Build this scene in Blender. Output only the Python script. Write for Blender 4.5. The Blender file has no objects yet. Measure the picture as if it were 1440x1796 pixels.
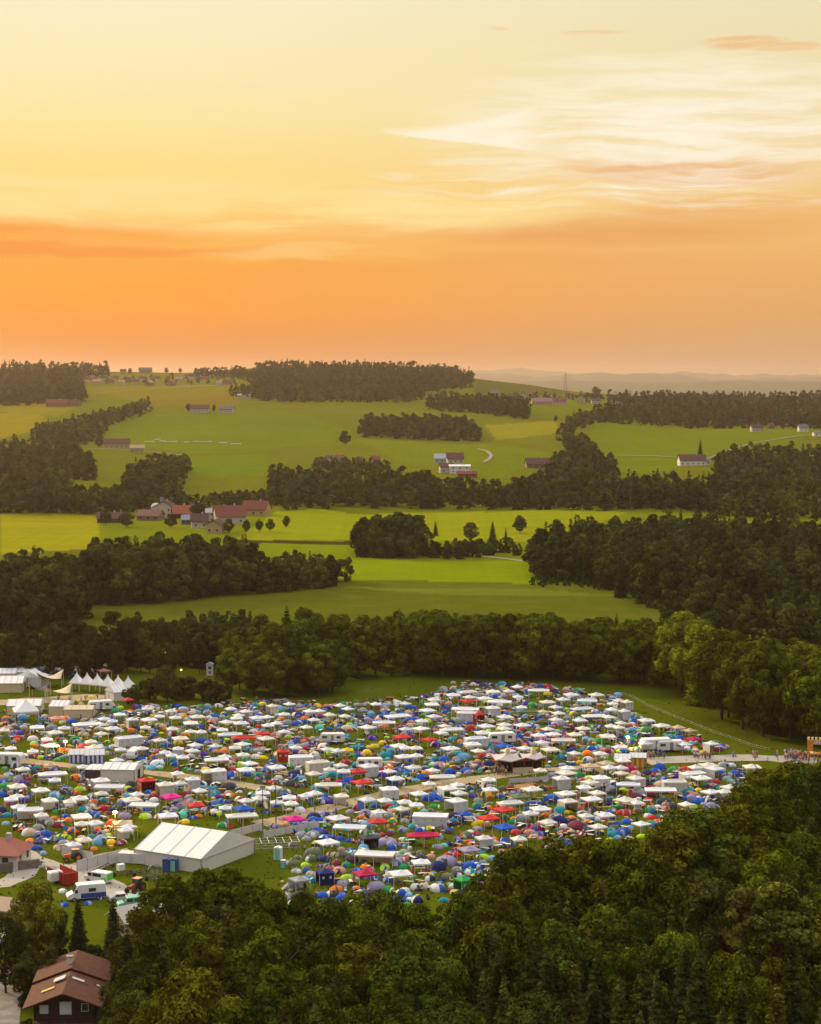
import bpy, bmesh, math, random
import numpy as np
from mathutils import Vector, Matrix

# ---------------------------------------------------------------- camera, sky, sun, exposure
SC = bpy.context.scene
COL = SC.collection
F = 3320.0; CAMH = 87.0
PITCH = math.atan(233.0 / F)
SP, CP = math.sin(PITCH), math.cos(PITCH)
cam_data = bpy.data.cameras.new('camera')
cam = bpy.data.objects.new('camera', cam_data)
COL.objects.link(cam)
cam.location = (0, 0, CAMH)
cam.rotation_euler = (math.radians(90) - PITCH, 0, 0)
cam_data.sensor_fit = 'VERTICAL'
cam_data.sensor_height = 24.0
cam_data.lens = 24.0 * F / 1796.0
cam_data.clip_start = 1.0
cam_data.clip_end = 40000.0
SC.camera = cam
SC.view_settings.view_transform = 'Standard'
SC.view_settings.look = 'None'
SC.view_settings.gamma = 1.0
SC.view_settings.exposure = 0.0
SC.cycles.max_bounces = 4
SC.cycles.diffuse_bounces = 2
SC.cycles.glossy_bounces = 1
SC.cycles.transmission_bounces = 2
SC.cycles.transparent_max_bounces = 4
SC.cycles.volume_bounces = 0
SC.cycles.use_denoising = True

SUN_AZ = math.radians(-46.0)      # left of the view direction (+Y)
SUN_EL = math.radians(21.0)

def srgb(r, g, b):
    f = lambda c: (c / 255 / 12.92) if c / 255 <= 0.04045 else ((c / 255 + 0.055) / 1.055) ** 2.4
    return (f(r), f(g), f(b), 1.0)

class NT:
    """small helper for writing node maths"""
    def __init__(s, tree): s.t = tree; s.n = tree.nodes; s.l = tree.links
    def node(s, kind, **kw):
        n = s.n.new(kind)
        for k, v in kw.items(): setattr(n, k, v)
        return n
    def put(s, sock, v):
        if isinstance(v, bpy.types.NodeSocket): s.l.new(v, sock)
        elif v is not None: sock.default_value = v[:3] if sock.type == 'VECTOR' and isinstance(v, tuple) else v
    def m(s, op, a, b=None, c=None, clamp=False):
        n = s.n.new('ShaderNodeMath'); n.operation = op; n.use_clamp = clamp
        s.put(n.inputs[0], a); s.put(n.inputs[1], b)
        if c is not None: s.put(n.inputs[2], c)
        return n.outputs[0]
    def ss(s, x, lo, hi):
        n = s.n.new('ShaderNodeMapRange'); n.interpolation_type = 'SMOOTHSTEP'
        s.put(n.inputs[0], x); n.inputs[1].default_value = lo; n.inputs[2].default_value = hi
        return n.outputs[0]
    def mix(s, f, a, b, blend='MIX'):
        n = s.n.new('ShaderNodeMix'); n.data_type = 'RGBA'; n.blend_type = blend
        s.put(n.inputs[0], f); s.put(n.inputs[6], a); s.put(n.inputs[7], b)
        return n.outputs[2]
    def ramp(s, x, stops, interp='B_SPLINE'):
        n = s.n.new('ShaderNodeValToRGB'); cr = n.color_ramp; cr.interpolation = interp
        s.put(n.inputs[0], x)
        while len(cr.elements) < len(stops): cr.elements.new(0.5)
        for e, (p, c) in zip(cr.elements, stops): e.position = p; e.color = c
        return n.outputs[0]
    def noise(s, vec, scale, detail=3, rough=0.5, dist=0.0):
        n = s.n.new('ShaderNodeTexNoise')
        s.put(n.inputs['Vector'], vec); n.inputs['Scale'].default_value = scale
        n.inputs['Detail'].default_value = detail; n.inputs['Roughness'].default_value = rough
        n.inputs['Distortion'].default_value = dist
        return n.outputs[0]
    def xyz(s, x, y, z=0.0):
        n = s.n.new('ShaderNodeCombineXYZ')
        s.put(n.inputs[0], x); s.put(n.inputs[1], y); s.put(n.inputs[2], z)
        return n.outputs[0]

def build_world():
    w = bpy.data.worlds.new('World'); SC.world = w; w.use_nodes = True
    t = NT(w.node_tree); t.n.clear()
    tc = t.node('ShaderNodeTexCoord'); sep = t.node('ShaderNodeSeparateXYZ')
    t.l.new(tc.outputs['Generated'], sep.inputs[0])
    x, y, z = sep.outputs
    hor = t.m('SQRT', t.m('ADD', t.m('MULTIPLY', x, x), t.m('MULTIPLY', y, y)))
    s = t.m('DIVIDE', z, t.m('MAXIMUM', hor, 1e-4))            # tangent of elevation
    a = t.m('ARCTAN2', x, y)                                    # azimuth, + is right of north
    K = 1 / 0.25
    L = [(0.00, 186,98,20), (0.010, 220,122,20), (0.035, 250,152,34), (0.055, 252,166,52), (0.075, 252,184,86), (0.092, 253,210,120),
         (0.108, 253,222,134), (0.14, 252,232,168), (0.20, 251,238,202), (0.25, 244,234,210)]
    R = [(0.00, 196,156,118), (0.010, 208,160,110), (0.035, 228,166,98), (0.055, 238,174,102), (0.075, 242,186,112), (0.092, 244,198,126),
         (0.108, 243,210,150), (0.14, 241,220,168), (0.20, 238,226,186), (0.25, 234,226,198)]
    sc = t.m('MULTIPLY', s, K, clamp=True)
    cl = t.ramp(sc, [(p * K, srgb(*c)) for p, *c in L], 'LINEAR')
    cr = t.ramp(sc, [(p * K, srgb(*c)) for p, *c in R], 'LINEAR')
    low = t.mix(t.ss(a, -0.16, 0.22), cl, cr)
    # cirrus: streaks lying along the horizon, warped by a slow noise
    warp = t.noise(t.xyz(t.m('MULTIPLY', a, 9), t.m('MULTIPLY', s, 30)), 1.0, 4, 0.55)
    sw = t.m('ADD', s, t.m('MULTIPLY', t.m('SUBTRACT', warp, 0.5), 0.024))
    fine = t.noise(t.xyz(t.m('MULTIPLY', a, 11), t.m('MULTIPLY', sw, 150), 3.0), 1.0, 6, 0.55)
    broad = t.noise(t.xyz(t.m('MULTIPLY', a, 8), t.m('MULTIPLY', sw, 75), 7.0), 1.0, 5, 0.6)
    def blob(ca, cs, ra, rs, lo=0.0, hi=1.0, sy=None):
        dx = t.m('DIVIDE', t.m('SUBTRACT', a, ca), ra)
        dy = t.m('DIVIDE', t.m('SUBTRACT', sy or sw, cs), rs)
        d = t.m('ADD', t.m('MULTIPLY', dx, dx), t.m('MULTIPLY', dy, dy))
        return t.m('SUBTRACT', 1.0, t.ss(d, lo, hi))
    P = lambda px: (px - 720) / F
    S = lambda row: (665 - row) / F
    # darker orange bands
    bands = t.m('MULTIPLY', t.ss(t.noise(t.xyz(t.m('MULTIPLY', a, 5), t.m('MULTIPLY', sw, 62), 11.0), 1.0, 3, 0.5), 0.44, 0.66),
                t.m('MULTIPLY', t.ss(s, 0.045, 0.065), t.m('SUBTRACT', 1.0, t.ss(s, 0.085, 0.105))))
    bl = t.m('MAXIMUM', t.m('MULTIPLY', blob(P(90), S(412), 0.11, 0.0105), 0.6), blob(P(150), S(446), 0.13, 0.0045))
    bl = t.m('MAXIMUM', bl, blob(P(1180), S(305), 0.075, 0.010))
    bl = t.m('MAXIMUM', bl, t.m('MULTIPLY', blob(P(1060), S(405), 0.15, 0.012), 0.8))
    dark = t.m('MULTIPLY', t.m('ADD', t.m('MULTIPLY', bands, 0.35), t.m('MULTIPLY', bl, t.m('ADD', 0.30, broad))), 0.85, clamp=True)
    col = t.mix(dark, low, t.mix(t.ss(a, -0.12, 0.12), srgb(246,140,48), srgb(232,160,90)))
    # pale veil over the middle, then the bright fan of cirrus on the right
    veil = t.m('MULTIPLY', blob(P(120), S(352), 0.17, 0.017, 0.0, 1.2), t.m('ADD', 0.25, t.ss(broad, 0.30, 0.60)))
    veil2 = t.m('MULTIPLY', blob(P(640), S(372), 0.15, 0.017, 0.0, 1.2), t.m('ADD', 0.2, t.ss(broad, 0.32, 0.60)))
    veil3 = t.m('MULTIPLY', blob(P(530), S(446), 0.07, 0.005, 0.0, 1.2), t.m('MULTIPLY', t.ss(fine, 0.36, 0.62), 0.45))
    veil = t.m('MAXIMUM', t.m('MAXIMUM', veil, veil2), veil3)
    col = t.mix(t.m('MULTIPLY', veil, 0.8, clamp=True), col, srgb(255,226,150))
    fan = t.m('MAXIMUM', t.m('MULTIPLY', blob(P(1190), S(225), 0.150, 0.042, 0.0, 1.1), t.m('ADD', 0.16, t.m('MULTIPLY', 0.84, t.ss(fine, 0.36, 0.62)))),
              t.m('MULTIPLY', blob(P(1120), S(335), 0.16, 0.016, 0.0, 1.1), t.ss(fine, 0.42, 0.7)))
    fan = t.m('MAXIMUM', fan, t.m('MULTIPLY', blob(P(1010), S(140), 0.06, 0.020, 0.0, 1.0), t.m('MULTIPLY', t.ss(fine, 0.42, 0.72), 0.6)))
    # the long pointed wisp: a wedge opening to the right
    wx = t.m('DIVIDE', t.m('SUBTRACT', a, P(665)), P(960) - P(665), clamp=True)
    top = t.m('ADD', S(232), t.m('MULTIPLY', t.m('POWER', wx, 1.7), S(178) - S(232)))
    bot = t.m('SUBTRACT', S(236), t.m('MULTIPLY', t.m('POWER', wx, 0.9), S(236) - S(276)))
    sf = t.m('ADD', s, t.m('MULTIPLY', t.m('SUBTRACT', fine, 0.5), 0.006))
    wedge = t.m('MULTIPLY', t.ss(t.m('SUBTRACT', top, sf), -0.0014, 0.0045), t.ss(t.m('SUBTRACT', sf, bot), -0.0010, 0.0014))
    wedge = t.m('MULTIPLY', wedge, t.m('MULTIPLY', t.ss(a, P(664), P(672)), t.m('SUBTRACT', 1.0, t.ss(a, P(880), P(1010)))))
    wedge = t.m('MULTIPLY', wedge, t.ss(t.m('ADD', broad, t.m('MULTIPLY', fine, 0.5)), 0.30, 0.66))
    wisp2 = t.m('MULTIPLY', blob(P(690), S(314), 0.018, 0.0030, 0.0, 1.0, sf), t.m('MULTIPLY', t.ss(fine, 0.35, 0.6), 0.6))
    wisp3 = t.m('MULTIPLY', blob(P(880), S(292), 0.050, 0.0050, 0.0, 1.0, sf), t.ss(fine, 0.3, 0.6))
    bright = t.m('MAXIMUM', t.m('MAXIMUM', fan, wedge), t.m('MAXIMUM', wisp2, wisp3))
    col = t.mix(t.m('MULTIPLY', bright, 0.92, clamp=True), col, srgb(255,246,222))
    # small orange cloud high on the right and two faint ones
    oc = t.m('MAXIMUM', blob(P(1290), S(92), 0.026, 0.0046, 0.2, 1.0, sf), blob(P(1365), S(103), 0.022, 0.0034, 0.2, 1.0, sf))
    oc = t.m('MAXIMUM', oc, t.m('MULTIPLY', t.m('MAXIMUM', blob(P(1035), S(70), 0.020, 0.0024, 0.1, 1.0, sf), blob(P(872), S(62), 0.006, 0.0015, 0.1, 1.0, sf)), 0.5))
    col = t.mix(t.m('MULTIPLY', oc, t.ss(fine, 0.30, 0.62), clamp=True), col, srgb(238,190,132))
    # rest of the dome: pale bright zenith, cool dusk behind the camera
    up = t.mix(t.ss(s, 0.25, 1.4), col, (ZEN[0], ZEN[1], ZEN[2], 1))
    front = t.ss(t.m('ABSOLUTE', a), 0.6, 1.9)
    back = t.ramp(t.m('MULTIPLY', s, 0.5, clamp=True), [(0.0, (0.22,0.20,0.21,1)), (0.15, (0.30,0.30,0.33,1)), (0.5, (0.9,0.9,0.95,1)), (1.0, (ZEN[0], ZEN[1], ZEN[2], 1))], 'LINEAR')
    sky = t.mix(front, up, back)
    sky = t.mix(t.ss(z, -0.01, 0.0), (0.035, 0.04, 0.015, 1), sky)
    bg = t.node('ShaderNodeBackground'); t.put(bg.inputs[0], sky); bg.inputs[1].default_value = 1.0
    out = t.node('ShaderNodeOutputWorld'); t.l.new(bg.outputs[0], out.inputs[0])
ZEN = (1.85, 1.82, 1.82)
build_world()

sun_d = bpy.data.lights.new('sun', 'SUN'); sun = bpy.data.objects.new('sun', sun_d); COL.objects.link(sun)
sun_d.energy = 4.4; sun_d.angle = math.radians(4.0); sun_d.color = (1.0, 0.76, 0.42)
sd = Vector((math.sin(SUN_AZ) * math.cos(SUN_EL), math.cos(SUN_AZ) * math.cos(SUN_EL), math.sin(SUN_EL)))
sun.rotation_euler = sd.to_track_quat('Z', 'Y').to_euler()

# ---------------------------------------------------------------- pixel of the photo -> place in the world
R2 = random.Random(7)
def ray(px, py):
    u = (np.asarray(px, float) - 720) / F; v = (np.asarray(py, float) - 898) / F
    return u, CP - v * SP, -v * CP - SP
def at(px, py, z=0.0):
    u, yd, zd = ray(px, py); t = (z - CAMH) / zd
    return float(u * t), float(yd * t)
PXC = np.array([0, 240, 480, 720, 840, 960, 1200, 1440.]); AC = (PXC - 720) / F
_rows = {1700: [820] * 8,
         2200: [760, 768, 772, 775, 772, 765, 770, 765], 2800: [705, 695, 700, 705, 705, 715, 725, 735],
         3400: [665, 672, 675, 672, 680, 690, 705, 705], 4000: [641, 654, 641, 640, 662, 684, 700, 700]}
def _z(D, row):
    u, yd, zd = ray(720, row); return CAMH + D * zd / yd
_Y = [-400, 300, 650, 780, 1000, 1240]; _Zt = [[0] * 8 for _ in _Y]
for D, r in _rows.items(): _Y.append(D); _Zt.append([_z(D, q) for q in r])
_Y += [4700, 6200, 14000]; _Zt += [[q - 55 for q in _Zt[-1]], [-20] * 8, [-20] * 8]
YG = np.arange(-400, 14001, 10.0); AG = np.linspace(-0.36, 0.36, 61)
_T = np.array([[np.interp(YG, _Y, [z[j] for z in _Zt])] for j in range(8)])[:, 0, :]
_T = np.array([np.interp(AG, AC, _T[:, k]) for k in range(len(YG))])
_k = np.exp(-0.5 * (np.arange(-24, 25) / 8.0) ** 2); _k /= _k.sum()
_pad = np.pad(_T, ((24, 24), (0, 0)), mode='edge')
_S = np.array([np.convolve(_pad[:, j], _k, 'valid') for j in range(61)]).T
_w = np.clip((YG - 700) / 300, 0, 1)[:, None]
_T = _T * (1 - _w) + _S * _w
_ka = np.exp(-0.5 * (np.arange(-6, 7) / 2.0) ** 2); _ka /= _ka.sum()
_pad = np.pad(_T, ((0, 0), (6, 6)), mode='edge')
_T = np.array([np.convolve(_pad[k], _ka, 'valid') for k in range(len(YG))])
def terr(x, y):
    x = np.asarray(x, float); y = np.asarray(y, float)
    a = np.clip(x / np.maximum(np.abs(y), 60.0), -0.36, 0.36)
    fi = np.clip((y + 400) / 10, 0, len(YG) - 1.001); fj = np.clip((a + 0.36) / 0.012, 0, 59.999)
    i = fi.astype(int); j = fj.astype(int); u = fi - i; v = fj - j
    z = (_T[i, j] * (1 - u) * (1 - v) + _T[i + 1, j] * u * (1 - v) + _T[i, j + 1] * (1 - u) * v + _T[i + 1, j + 1] * u * v)
    g = np.clip((y - 700) / 500, 0, 1)
    return z + g * (1.6 * np.sin(x / 71 + y / 230) + 1.1 * np.sin(x / 33 - y / 120 + 1.7) + 0.8 * np.sin(y / 61 + x / 190))
_ys = np.concatenate([np.arange(150, 1300, 4.0), np.arange(1300, 5000, 12.0)])
def ground(px, py):
    """where the sight line through a photo pixel meets the terrain (vectorised)"""
    px = np.atleast_1d(np.asarray(px, float)); py = np.atleast_1d(np.asarray(py, float))
    u, yd, zd = ray(px, py)
    X = (u / yd)[:, None] * _ys[None]; Z = CAMH + (zd / yd)[:, None] * _ys[None]
    hit = Z <= terr(X, np.broadcast_to(_ys, X.shape))
    k = np.where(hit.any(1), hit.argmax(1), len(_ys) - 1)
    y = _ys[k]; x = (u / yd) * y
    k0 = np.maximum(k - 1, 0)
    d1 = Z[np.arange(len(k)), k] - terr(X[np.arange(len(k)), k], _ys[k]); d0 = Z[np.arange(len(k)), k0] - terr(X[np.arange(len(k)), k0], _ys[k0])
    f = np.where(np.abs(d0 - d1) > 1e-6, d0 / (d0 - d1 + 1e-9), 1.0); f = np.clip(f, 0, 1)
    y = _ys[k0] + (y - _ys[k0]) * f; x = (u / yd) * y
    return np.stack([x, y, terr(x, y)], 1)
def topix(x, y, z):
    d = y * CP - (z - CAMH) * SP; v = -((z - CAMH) * CP + y * SP) / d
    return 720 + F * x / d, 898 + F * v
def inside(poly, x, y):
    poly = np.asarray(poly, float); x = np.asarray(x, float); y = np.asarray(y, float)
    r = np.zeros(x.shape, bool); n = len(poly)
    for i in range(n):
        x1, y1 = poly[i]; x2, y2 = poly[(i + 1) % n]
        c = ((y1 > y) != (y2 > y)) & (x < (x2 - x1) * (y - y1) / ((y2 - y1) if y2 != y1 else 1e-9) + x1)
        r ^= c
    return r
def wpoly(pts):
    p = ground([q[0] for q in pts], [q[1] for q in pts]); return p[:, :2]

# ---------------------------------------------------------------- materials
MATS = {}
def mat(name, col=(0.5, 0.5, 0.5), rough=0.8, var=0.12, scale=1.5, objcol=False, emit=0.0, transl=0.0, metal=0.0, spec=0.3, vcol=None, col2=None):
    if name in MATS: return MATS[name]
    m = bpy.data.materials.new(name); m.use_nodes = True; MATS[name] = m
    t = NT(m.node_tree); t.n.clear()
    tc = t.node('ShaderNodeTexCoord'); geo = t.node('ShaderNodeNewGeometry')
    base = (*col, 1)
    if objcol:
        oi = t.node('ShaderNodeObjectInfo'); base = oi.outputs['Color']
    if vcol:
        at_ = t.node('ShaderNodeAttribute'); at_.attribute_name = vcol; base = at_.outputs['Color']
    nz = t.noise(tc.outputs['Object'], scale, 4, 0.6)
    if col2 is not None:
        base = t.mix(t.ss(nz, 0.35, 0.65), base, (*col2, 1))
    nz2 = t.noise(tc.outputs['Object'], scale * 4.3, 3, 0.6)
    k = t.m('ADD', 1 - var, t.m('MULTIPLY', t.m('ADD', nz, nz2), var))
    c = t.node('ShaderNodeVectorMath', operation='SCALE'); t.put(c.inputs[0], base); t.put(c.inputs['Scale'], k)
    c = c.outputs[0]
    p = t.node('ShaderNodeBsdfPrincipled'); t.put(p.inputs['Base Color'], c)
    p.inputs['Roughness'].default_value = rough; p.inputs['Metallic'].default_value = metal
    p.inputs['Specular IOR Level'].default_value = spec
    if emit:
        t.put(p.inputs['Emission Color'], (*col, 1)); p.inputs['Emission Strength'].default_value = emit
    sh = p.outputs[0]
    if transl:
        tr = t.node('ShaderNodeBsdfTranslucent'); t.put(tr.inputs[0], c)
        mx = t.node('ShaderNodeMixShader'); mx.inputs[0].default_value = transl
        t.l.new(sh, mx.inputs[1]); t.l.new(tr.outputs[0], mx.inputs[2]); sh = mx.outputs[0]
    o = t.node('ShaderNodeOutputMaterial'); t.l.new(sh, o.inputs[0])
    return m
def foliage_mat(name, attr=False):
    m = bpy.data.materials.new(name); m.use_nodes = True
    t = NT(m.node_tree); t.n.clear()
    if attr:
        a = t.node('ShaderNodeAttribute'); a.attribute_name = 'tint'; base = a.outputs['Color']; rnd = 0.5
        tc = t.node('ShaderNodeTexCoord'); v = tc.outputs['Object']; sc = 0.09
    else:
        oi = t.node('ShaderNodeObjectInfo'); base = oi.outputs['Color']; rnd = oi.outputs['Random']
        tc = t.node('ShaderNodeTexCoord'); v = tc.outputs['Object']; sc = 0.45
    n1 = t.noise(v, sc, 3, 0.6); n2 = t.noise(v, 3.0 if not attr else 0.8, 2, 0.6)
    k = t.m('ADD', 0.10, t.m('ADD', t.m('MULTIPLY', t.ss(n1, 0.36, 0.64), 0.95), t.m('MULTIPLY', t.ss(n2, 0.32, 0.68), 0.50)))  # clump noise scales leaf colour, painting in highlights and dark shaded gaps
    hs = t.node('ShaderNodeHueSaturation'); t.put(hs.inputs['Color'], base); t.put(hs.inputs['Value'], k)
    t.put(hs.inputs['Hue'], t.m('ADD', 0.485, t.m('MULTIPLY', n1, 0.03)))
    d = t.node('ShaderNodeBsdfDiffuse'); t.put(d.inputs[0], hs.outputs[0])
    tr = t.node('ShaderNodeBsdfTranslucent')
    g = t.mix(0.5, hs.outputs[0], (0.16, 0.17, 0.01, 1)); t.put(tr.inputs[0], g)
    mx = t.node('ShaderNodeMixShader'); mx.inputs[0].default_value = 0.12
    t.l.new(d.outputs[0], mx.inputs[1]); t.l.new(tr.outputs[0], mx.inputs[2])
    o = t.node('ShaderNodeOutputMaterial'); t.l.new(mx.outputs[0], o.inputs[0])
    return m
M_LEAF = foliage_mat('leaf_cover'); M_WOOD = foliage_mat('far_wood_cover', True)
M_BARK = mat('bark', (0.07, 0.05, 0.035), 0.9, 0.4, 2.0)
M_CLOTH = mat('tent_cloth', objcol=True, rough=0.75, var=0.20, scale=1.1, transl=0.18, spec=0.2)
M_CLOTH2 = mat('tent_trim', (0.30, 0.31, 0.34), rough=0.8, var=0.25, scale=1.2, transl=0.1)
M_DARK = mat('tent_opening', (0.02, 0.02, 0.025), 0.9)
M_POLE = mat('white_pole', (0.7, 0.7, 0.7), 0.4, 0.1)
M_PAINT = mat('vehicle_paint', objcol=True, rough=0.3, var=0.05, scale=0.8, spec=0.5)
M_PLAIN = mat('painted_surface', objcol=True, rough=0.75, var=0.22, scale=0.7)
M_GLASS = mat('dark_glass', (0.03, 0.035, 0.04), 0.12, 0.02, spec=0.7)
M_TYRE = mat('tyre_rubber', (0.02, 0.02, 0.02), 0.9)
M_RIM = mat('wheel_rim', (0.4, 0.4, 0.42), 0.4, metal=0.6)
M_STEEL = mat('grey_steel', (0.28, 0.28, 0.29), 0.45, 0.2, metal=0.5)
M_WOODB = mat('dark_timber', (0.055, 0.022, 0.016), 0.8, 0.45, 1.2)

# ---------------------------------------------------------------- object helpers
def tag(o, label=None, cat=None, group=None, kind=None):
    if label: o['label'] = label
    if cat: o['category'] = cat
    if group: o['group'] = group
    if kind: o['kind'] = kind
    return o
def thing(name, label, cat, loc=(0, 0, 0), rz=0.0, group=None):
    o = bpy.data.objects.new(name, None); COL.objects.link(o); o.empty_display_size = 0.2
    o.location = loc; o.rotation_euler = (0, 0, rz)
    return tag(o, label, cat, group)
def link_mesh(name, me, parent=None, color=None, loc=None):
    o = bpy.data.objects.new(name, me); COL.objects.link(o)
    if parent: o.parent = parent
    if color is not None: o.color = (*color[:3], 1)
    if loc: o.location = loc
    return o
def mesh_np(name, V, Fc, mats, tint=None, midx=None, smooth=False):
    """V (n,3), Fc (m,4) quads or (m,3)"""
    V = np.asarray(V, np.float32); Fc = np.asarray(Fc, np.int32); k = Fc.shape[1]
    me = bpy.data.meshes.new(name)
    me.vertices.add(len(V)); me.vertices.foreach_set('co', V.ravel())
    me.loops.add(Fc.size); me.loops.foreach_set('vertex_index', Fc.ravel())
    me.polygons.add(len(Fc)); me.polygons.foreach_set('loop_start', np.arange(0, Fc.size, k, dtype=np.int32))
    me.polygons.foreach_set('loop_total', np.full(len(Fc), k, np.int32))
    if midx is not None: me.polygons.foreach_set('material_index', np.asarray(midx, np.int32))
    if smooth: me.polygons.foreach_set('use_smooth', np.ones(len(Fc), bool))
    if tint is not None:
        ca = me.color_attributes.new('tint', 'FLOAT_COLOR', 'POINT')
        ca.data.foreach_set('color', np.concatenate([tint, np.ones((len(tint), 1))], 1).astype(np.float32).ravel())
    for m in mats: me.materials.append(m)
    me.update(calc_edges=True); me.validate()
    return me

class MB:
    """collects shapes of ONE part"""
    def __init__(s): s.v = []; s.f = []; s.mi = []
    def add(s, vs, fs, mi=0):
        b = len(s.v); s.v += [tuple(p) for p in vs]
        for f in fs: s.f.append(tuple(b + i for i in f)); s.mi.append(mi)
        return s
    def box(s, x0, x1, y0, y1, z0, z1, mi=0, rz=0.0, piv=(0, 0)):
        vs = [(x, y, z) for z in (z0, z1) for x, y in ((x0, y0), (x1, y0), (x1, y1), (x0, y1))]
        if rz:
            c, sn = math.cos(rz), math.sin(rz)
            vs = [(piv[0] + (x - piv[0]) * c - (y - piv[1]) * sn, piv[1] + (x - piv[0]) * sn + (y - piv[1]) * c, z) for x, y, z in vs]
        return s.add(vs, [(0, 3, 2, 1), (4, 5, 6, 7), (0, 1, 5, 4), (1, 2, 6, 5), (2, 3, 7, 6), (3, 0, 4, 7)], mi)
    def tube(s, p, q, r0, r1=None, n=6, mi=0):
        r1 = r0 if r1 is None else r1
        p, q = Vector(p), Vector(q); d = (q - p).normalized()
        u = d.cross(Vector((0, 0, 1)) if abs(d.z) < 0.9 else Vector((1, 0, 0))).normalized(); w = d.cross(u)
        vs = []
        for c, r in ((p, r0), (q, r1)):
            for i in range(n):
                a = 2 * math.pi * i / n; vs.append(c + u * (r * math.cos(a)) + w * (r * math.sin(a)))
        fs = [(i, (i + 1) % n, n + (i + 1) % n, n + i) for i in range(n)] + [tuple(range(n))[::-1], tuple(range(n, 2 * n))]
        return s.add(vs, fs, mi)
    def extr(s, prof, y0, y1, mi=0):
        """profile in x,z extruded along y"""
        n = len(prof); vs = [(x, y0, z) for x, z in prof] + [(x, y1, z) for x, z in prof]
        fs = [(i, (i + 1) % n, n + (i + 1) % n, n + i) for i in range(n)] + [tuple(range(n))[::-1], tuple(range(n, 2 * n))]
        return s.add(vs, fs, mi)
    def rings(s, rings, mi=0, cap=True, closed=True):
        n = len(rings[0]); vs = [p for r in rings for p in r]; fs = []
        for k in range(len(rings) - 1):
            for i in range(n if closed else n - 1):
                j = (i + 1) % n; fs.append((k * n + i, k * n + j, (k + 1) * n + j, (k + 1) * n + i))
        if cap: fs += [tuple(range(n))[::-1], tuple(range((len(rings) - 1) * n, len(rings) * n))]
        return s.add(vs, fs, mi)
    def mesh(s, name, mats, smooth=False):
        me = bpy.data.meshes.new(name); me.from_pydata(s.v, [], s.f)
        for m in (mats if isinstance(mats, (list, tuple)) else [mats]): me.materials.append(m)
        me.polygons.foreach_set('material_index', s.mi)
        bm = bmesh.new(); bm.from_mesh(me); bmesh.ops.recalc_face_normals(bm, faces=bm.faces); bm.to_mesh(me); bm.free()
        if smooth: me.polygons.foreach_set('use_smooth', [True] * len(me.polygons))
        me.update(); return me
    def build(s, name, mats, parent=None, color=None, smooth=False, loc=None):
        return link_mesh(name, s.mesh(name, mats, smooth), parent, color, loc)
def copy_tree(o, parent=None, color=None):
    c = o.copy(); COL.objects.link(c); c.parent = parent
    if color is not None and o.get('tinted'): c.color = (*color, 1)
    for ch in KIDS.get(o.name, []): copy_tree(ch, c, color)
    return c
KIDS = {}
def note_kids(root):
    """remember the parts of a first example so copies are quick"""
    allo = [root]
    while allo:
        p = allo.pop(); kids = [q for q in list(p.children)]
        KIDS[p.name] = kids; allo += kids
# ================================================================ THE SETTING
CAMP = [(0,1235),(120,1240),(230,1238),(330,1240),(420,1228),(600,1232),(740,1222),(820,1197),(960,1201),(1090,1222),(1112,1250),(1150,1268),(1215,1290),
        (1275,1308),(1272,1320),(1130,1326),(1150,1345),(1180,1352),(1330,1334),(1345,1385),(1250,1430),(1180,1455),(1090,1485),(1000,1500),(900,1520),(880,1570),
        (700,1590),(500,1590),(490,1520),(540,1490),(560,1470),(460,1462),(330,1445),(230,1480),(190,1490),(110,1500),(60,1478),(0,1440)]
CAMPW = wpoly(CAMP)
def field_colour(x, y):
    base = np.tile(np.array([[0.070, 0.086, 0.004]]), (len(x), 1))
    def lay(mask, c): base[mask] = c
    lay(y > 640, (0.071, 0.070, 0.003))
    lay(y > 900, (0.119, 0.137, 0.003))
    lay(y > 1200, (0.103, 0.108, 0.004))
    def pol(pts, c): lay(inside(wpoly(pts), x, y), c)
    pol([(0,960),(150,960),(610,1008),(950,1022),(1200,1030),(1440,1030),(1440,1130),(0,1130)], (0.084, 0.092, 0.006))
    pol([(560,985),(600,962),(620,975),(745,984),(945,984),(950,1024),(800,1020),(600,1016)], (0.144, 0.187, 0.001))
    pol([(600,1030),(950,1034),(1100,1046),(800,1044)], (0.105, 0.125, 0.010))
    pol([(0,903),(175,903),(175,962),(0,972)], (0.211, 0.199, 0.003))
    pol([(0,916),(170,916),(170,921),(0,921)], (0.249, 0.211, 0.007))
    pol([(410,948),(480,898),(560,892),(620,903),(740,898),(1060,892),(1100,900),(940,950),(610,946)], (0.180, 0.192, 0.003))
    pol([(410,952),(610,955),(610,985),(430,970)], (0.137, 0.168, 0.003))
    pol([(410,946),(620,949),(620,955),(410,952)], (0.038, 0.029, 0.005))
    pol([(0,725),(60,720),(100,745),(20,765),(0,770)], (0.187, 0.152, 0.003))
    pol([(0,700),(140,712),(100,730),(0,722)], (0.161, 0.134, 0.005))
    pol([(150,680),(420,676),(440,700),(260,708),(150,690)], (0.137, 0.116, 0.007))
    pol([(270,695),(420,690),(420,712),(270,712)], (0.149, 0.110, 0.008))
    pol([(150,740),(480,715),(630,760),(480,790),(330,795),(160,770)], (0.096, 0.124, 0.003))
    pol([(310,800),(470,795),(470,835),(330,835)], (0.096, 0.128, 0.003))
    pol([(850,745),(975,738),(978,760),(870,772)], (0.176, 0.157, 0.006))
    pol([(620,770),(860,780),(980,800),(860,845),(700,810)], (0.106, 0.128, 0.003))
    pol([(1030,740),(1440,750),(1400,775),(1260,790),(1060,850)], (0.103, 0.128, 0.003))
    pol([(830,660),(1000,680),(990,692),(830,690)], (0.075, 0.075, 0.012))
    pol([(930,700),(1090,700),(1060,718),(900,735)], (0.106, 0.128, 0.003))
    return base
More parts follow.
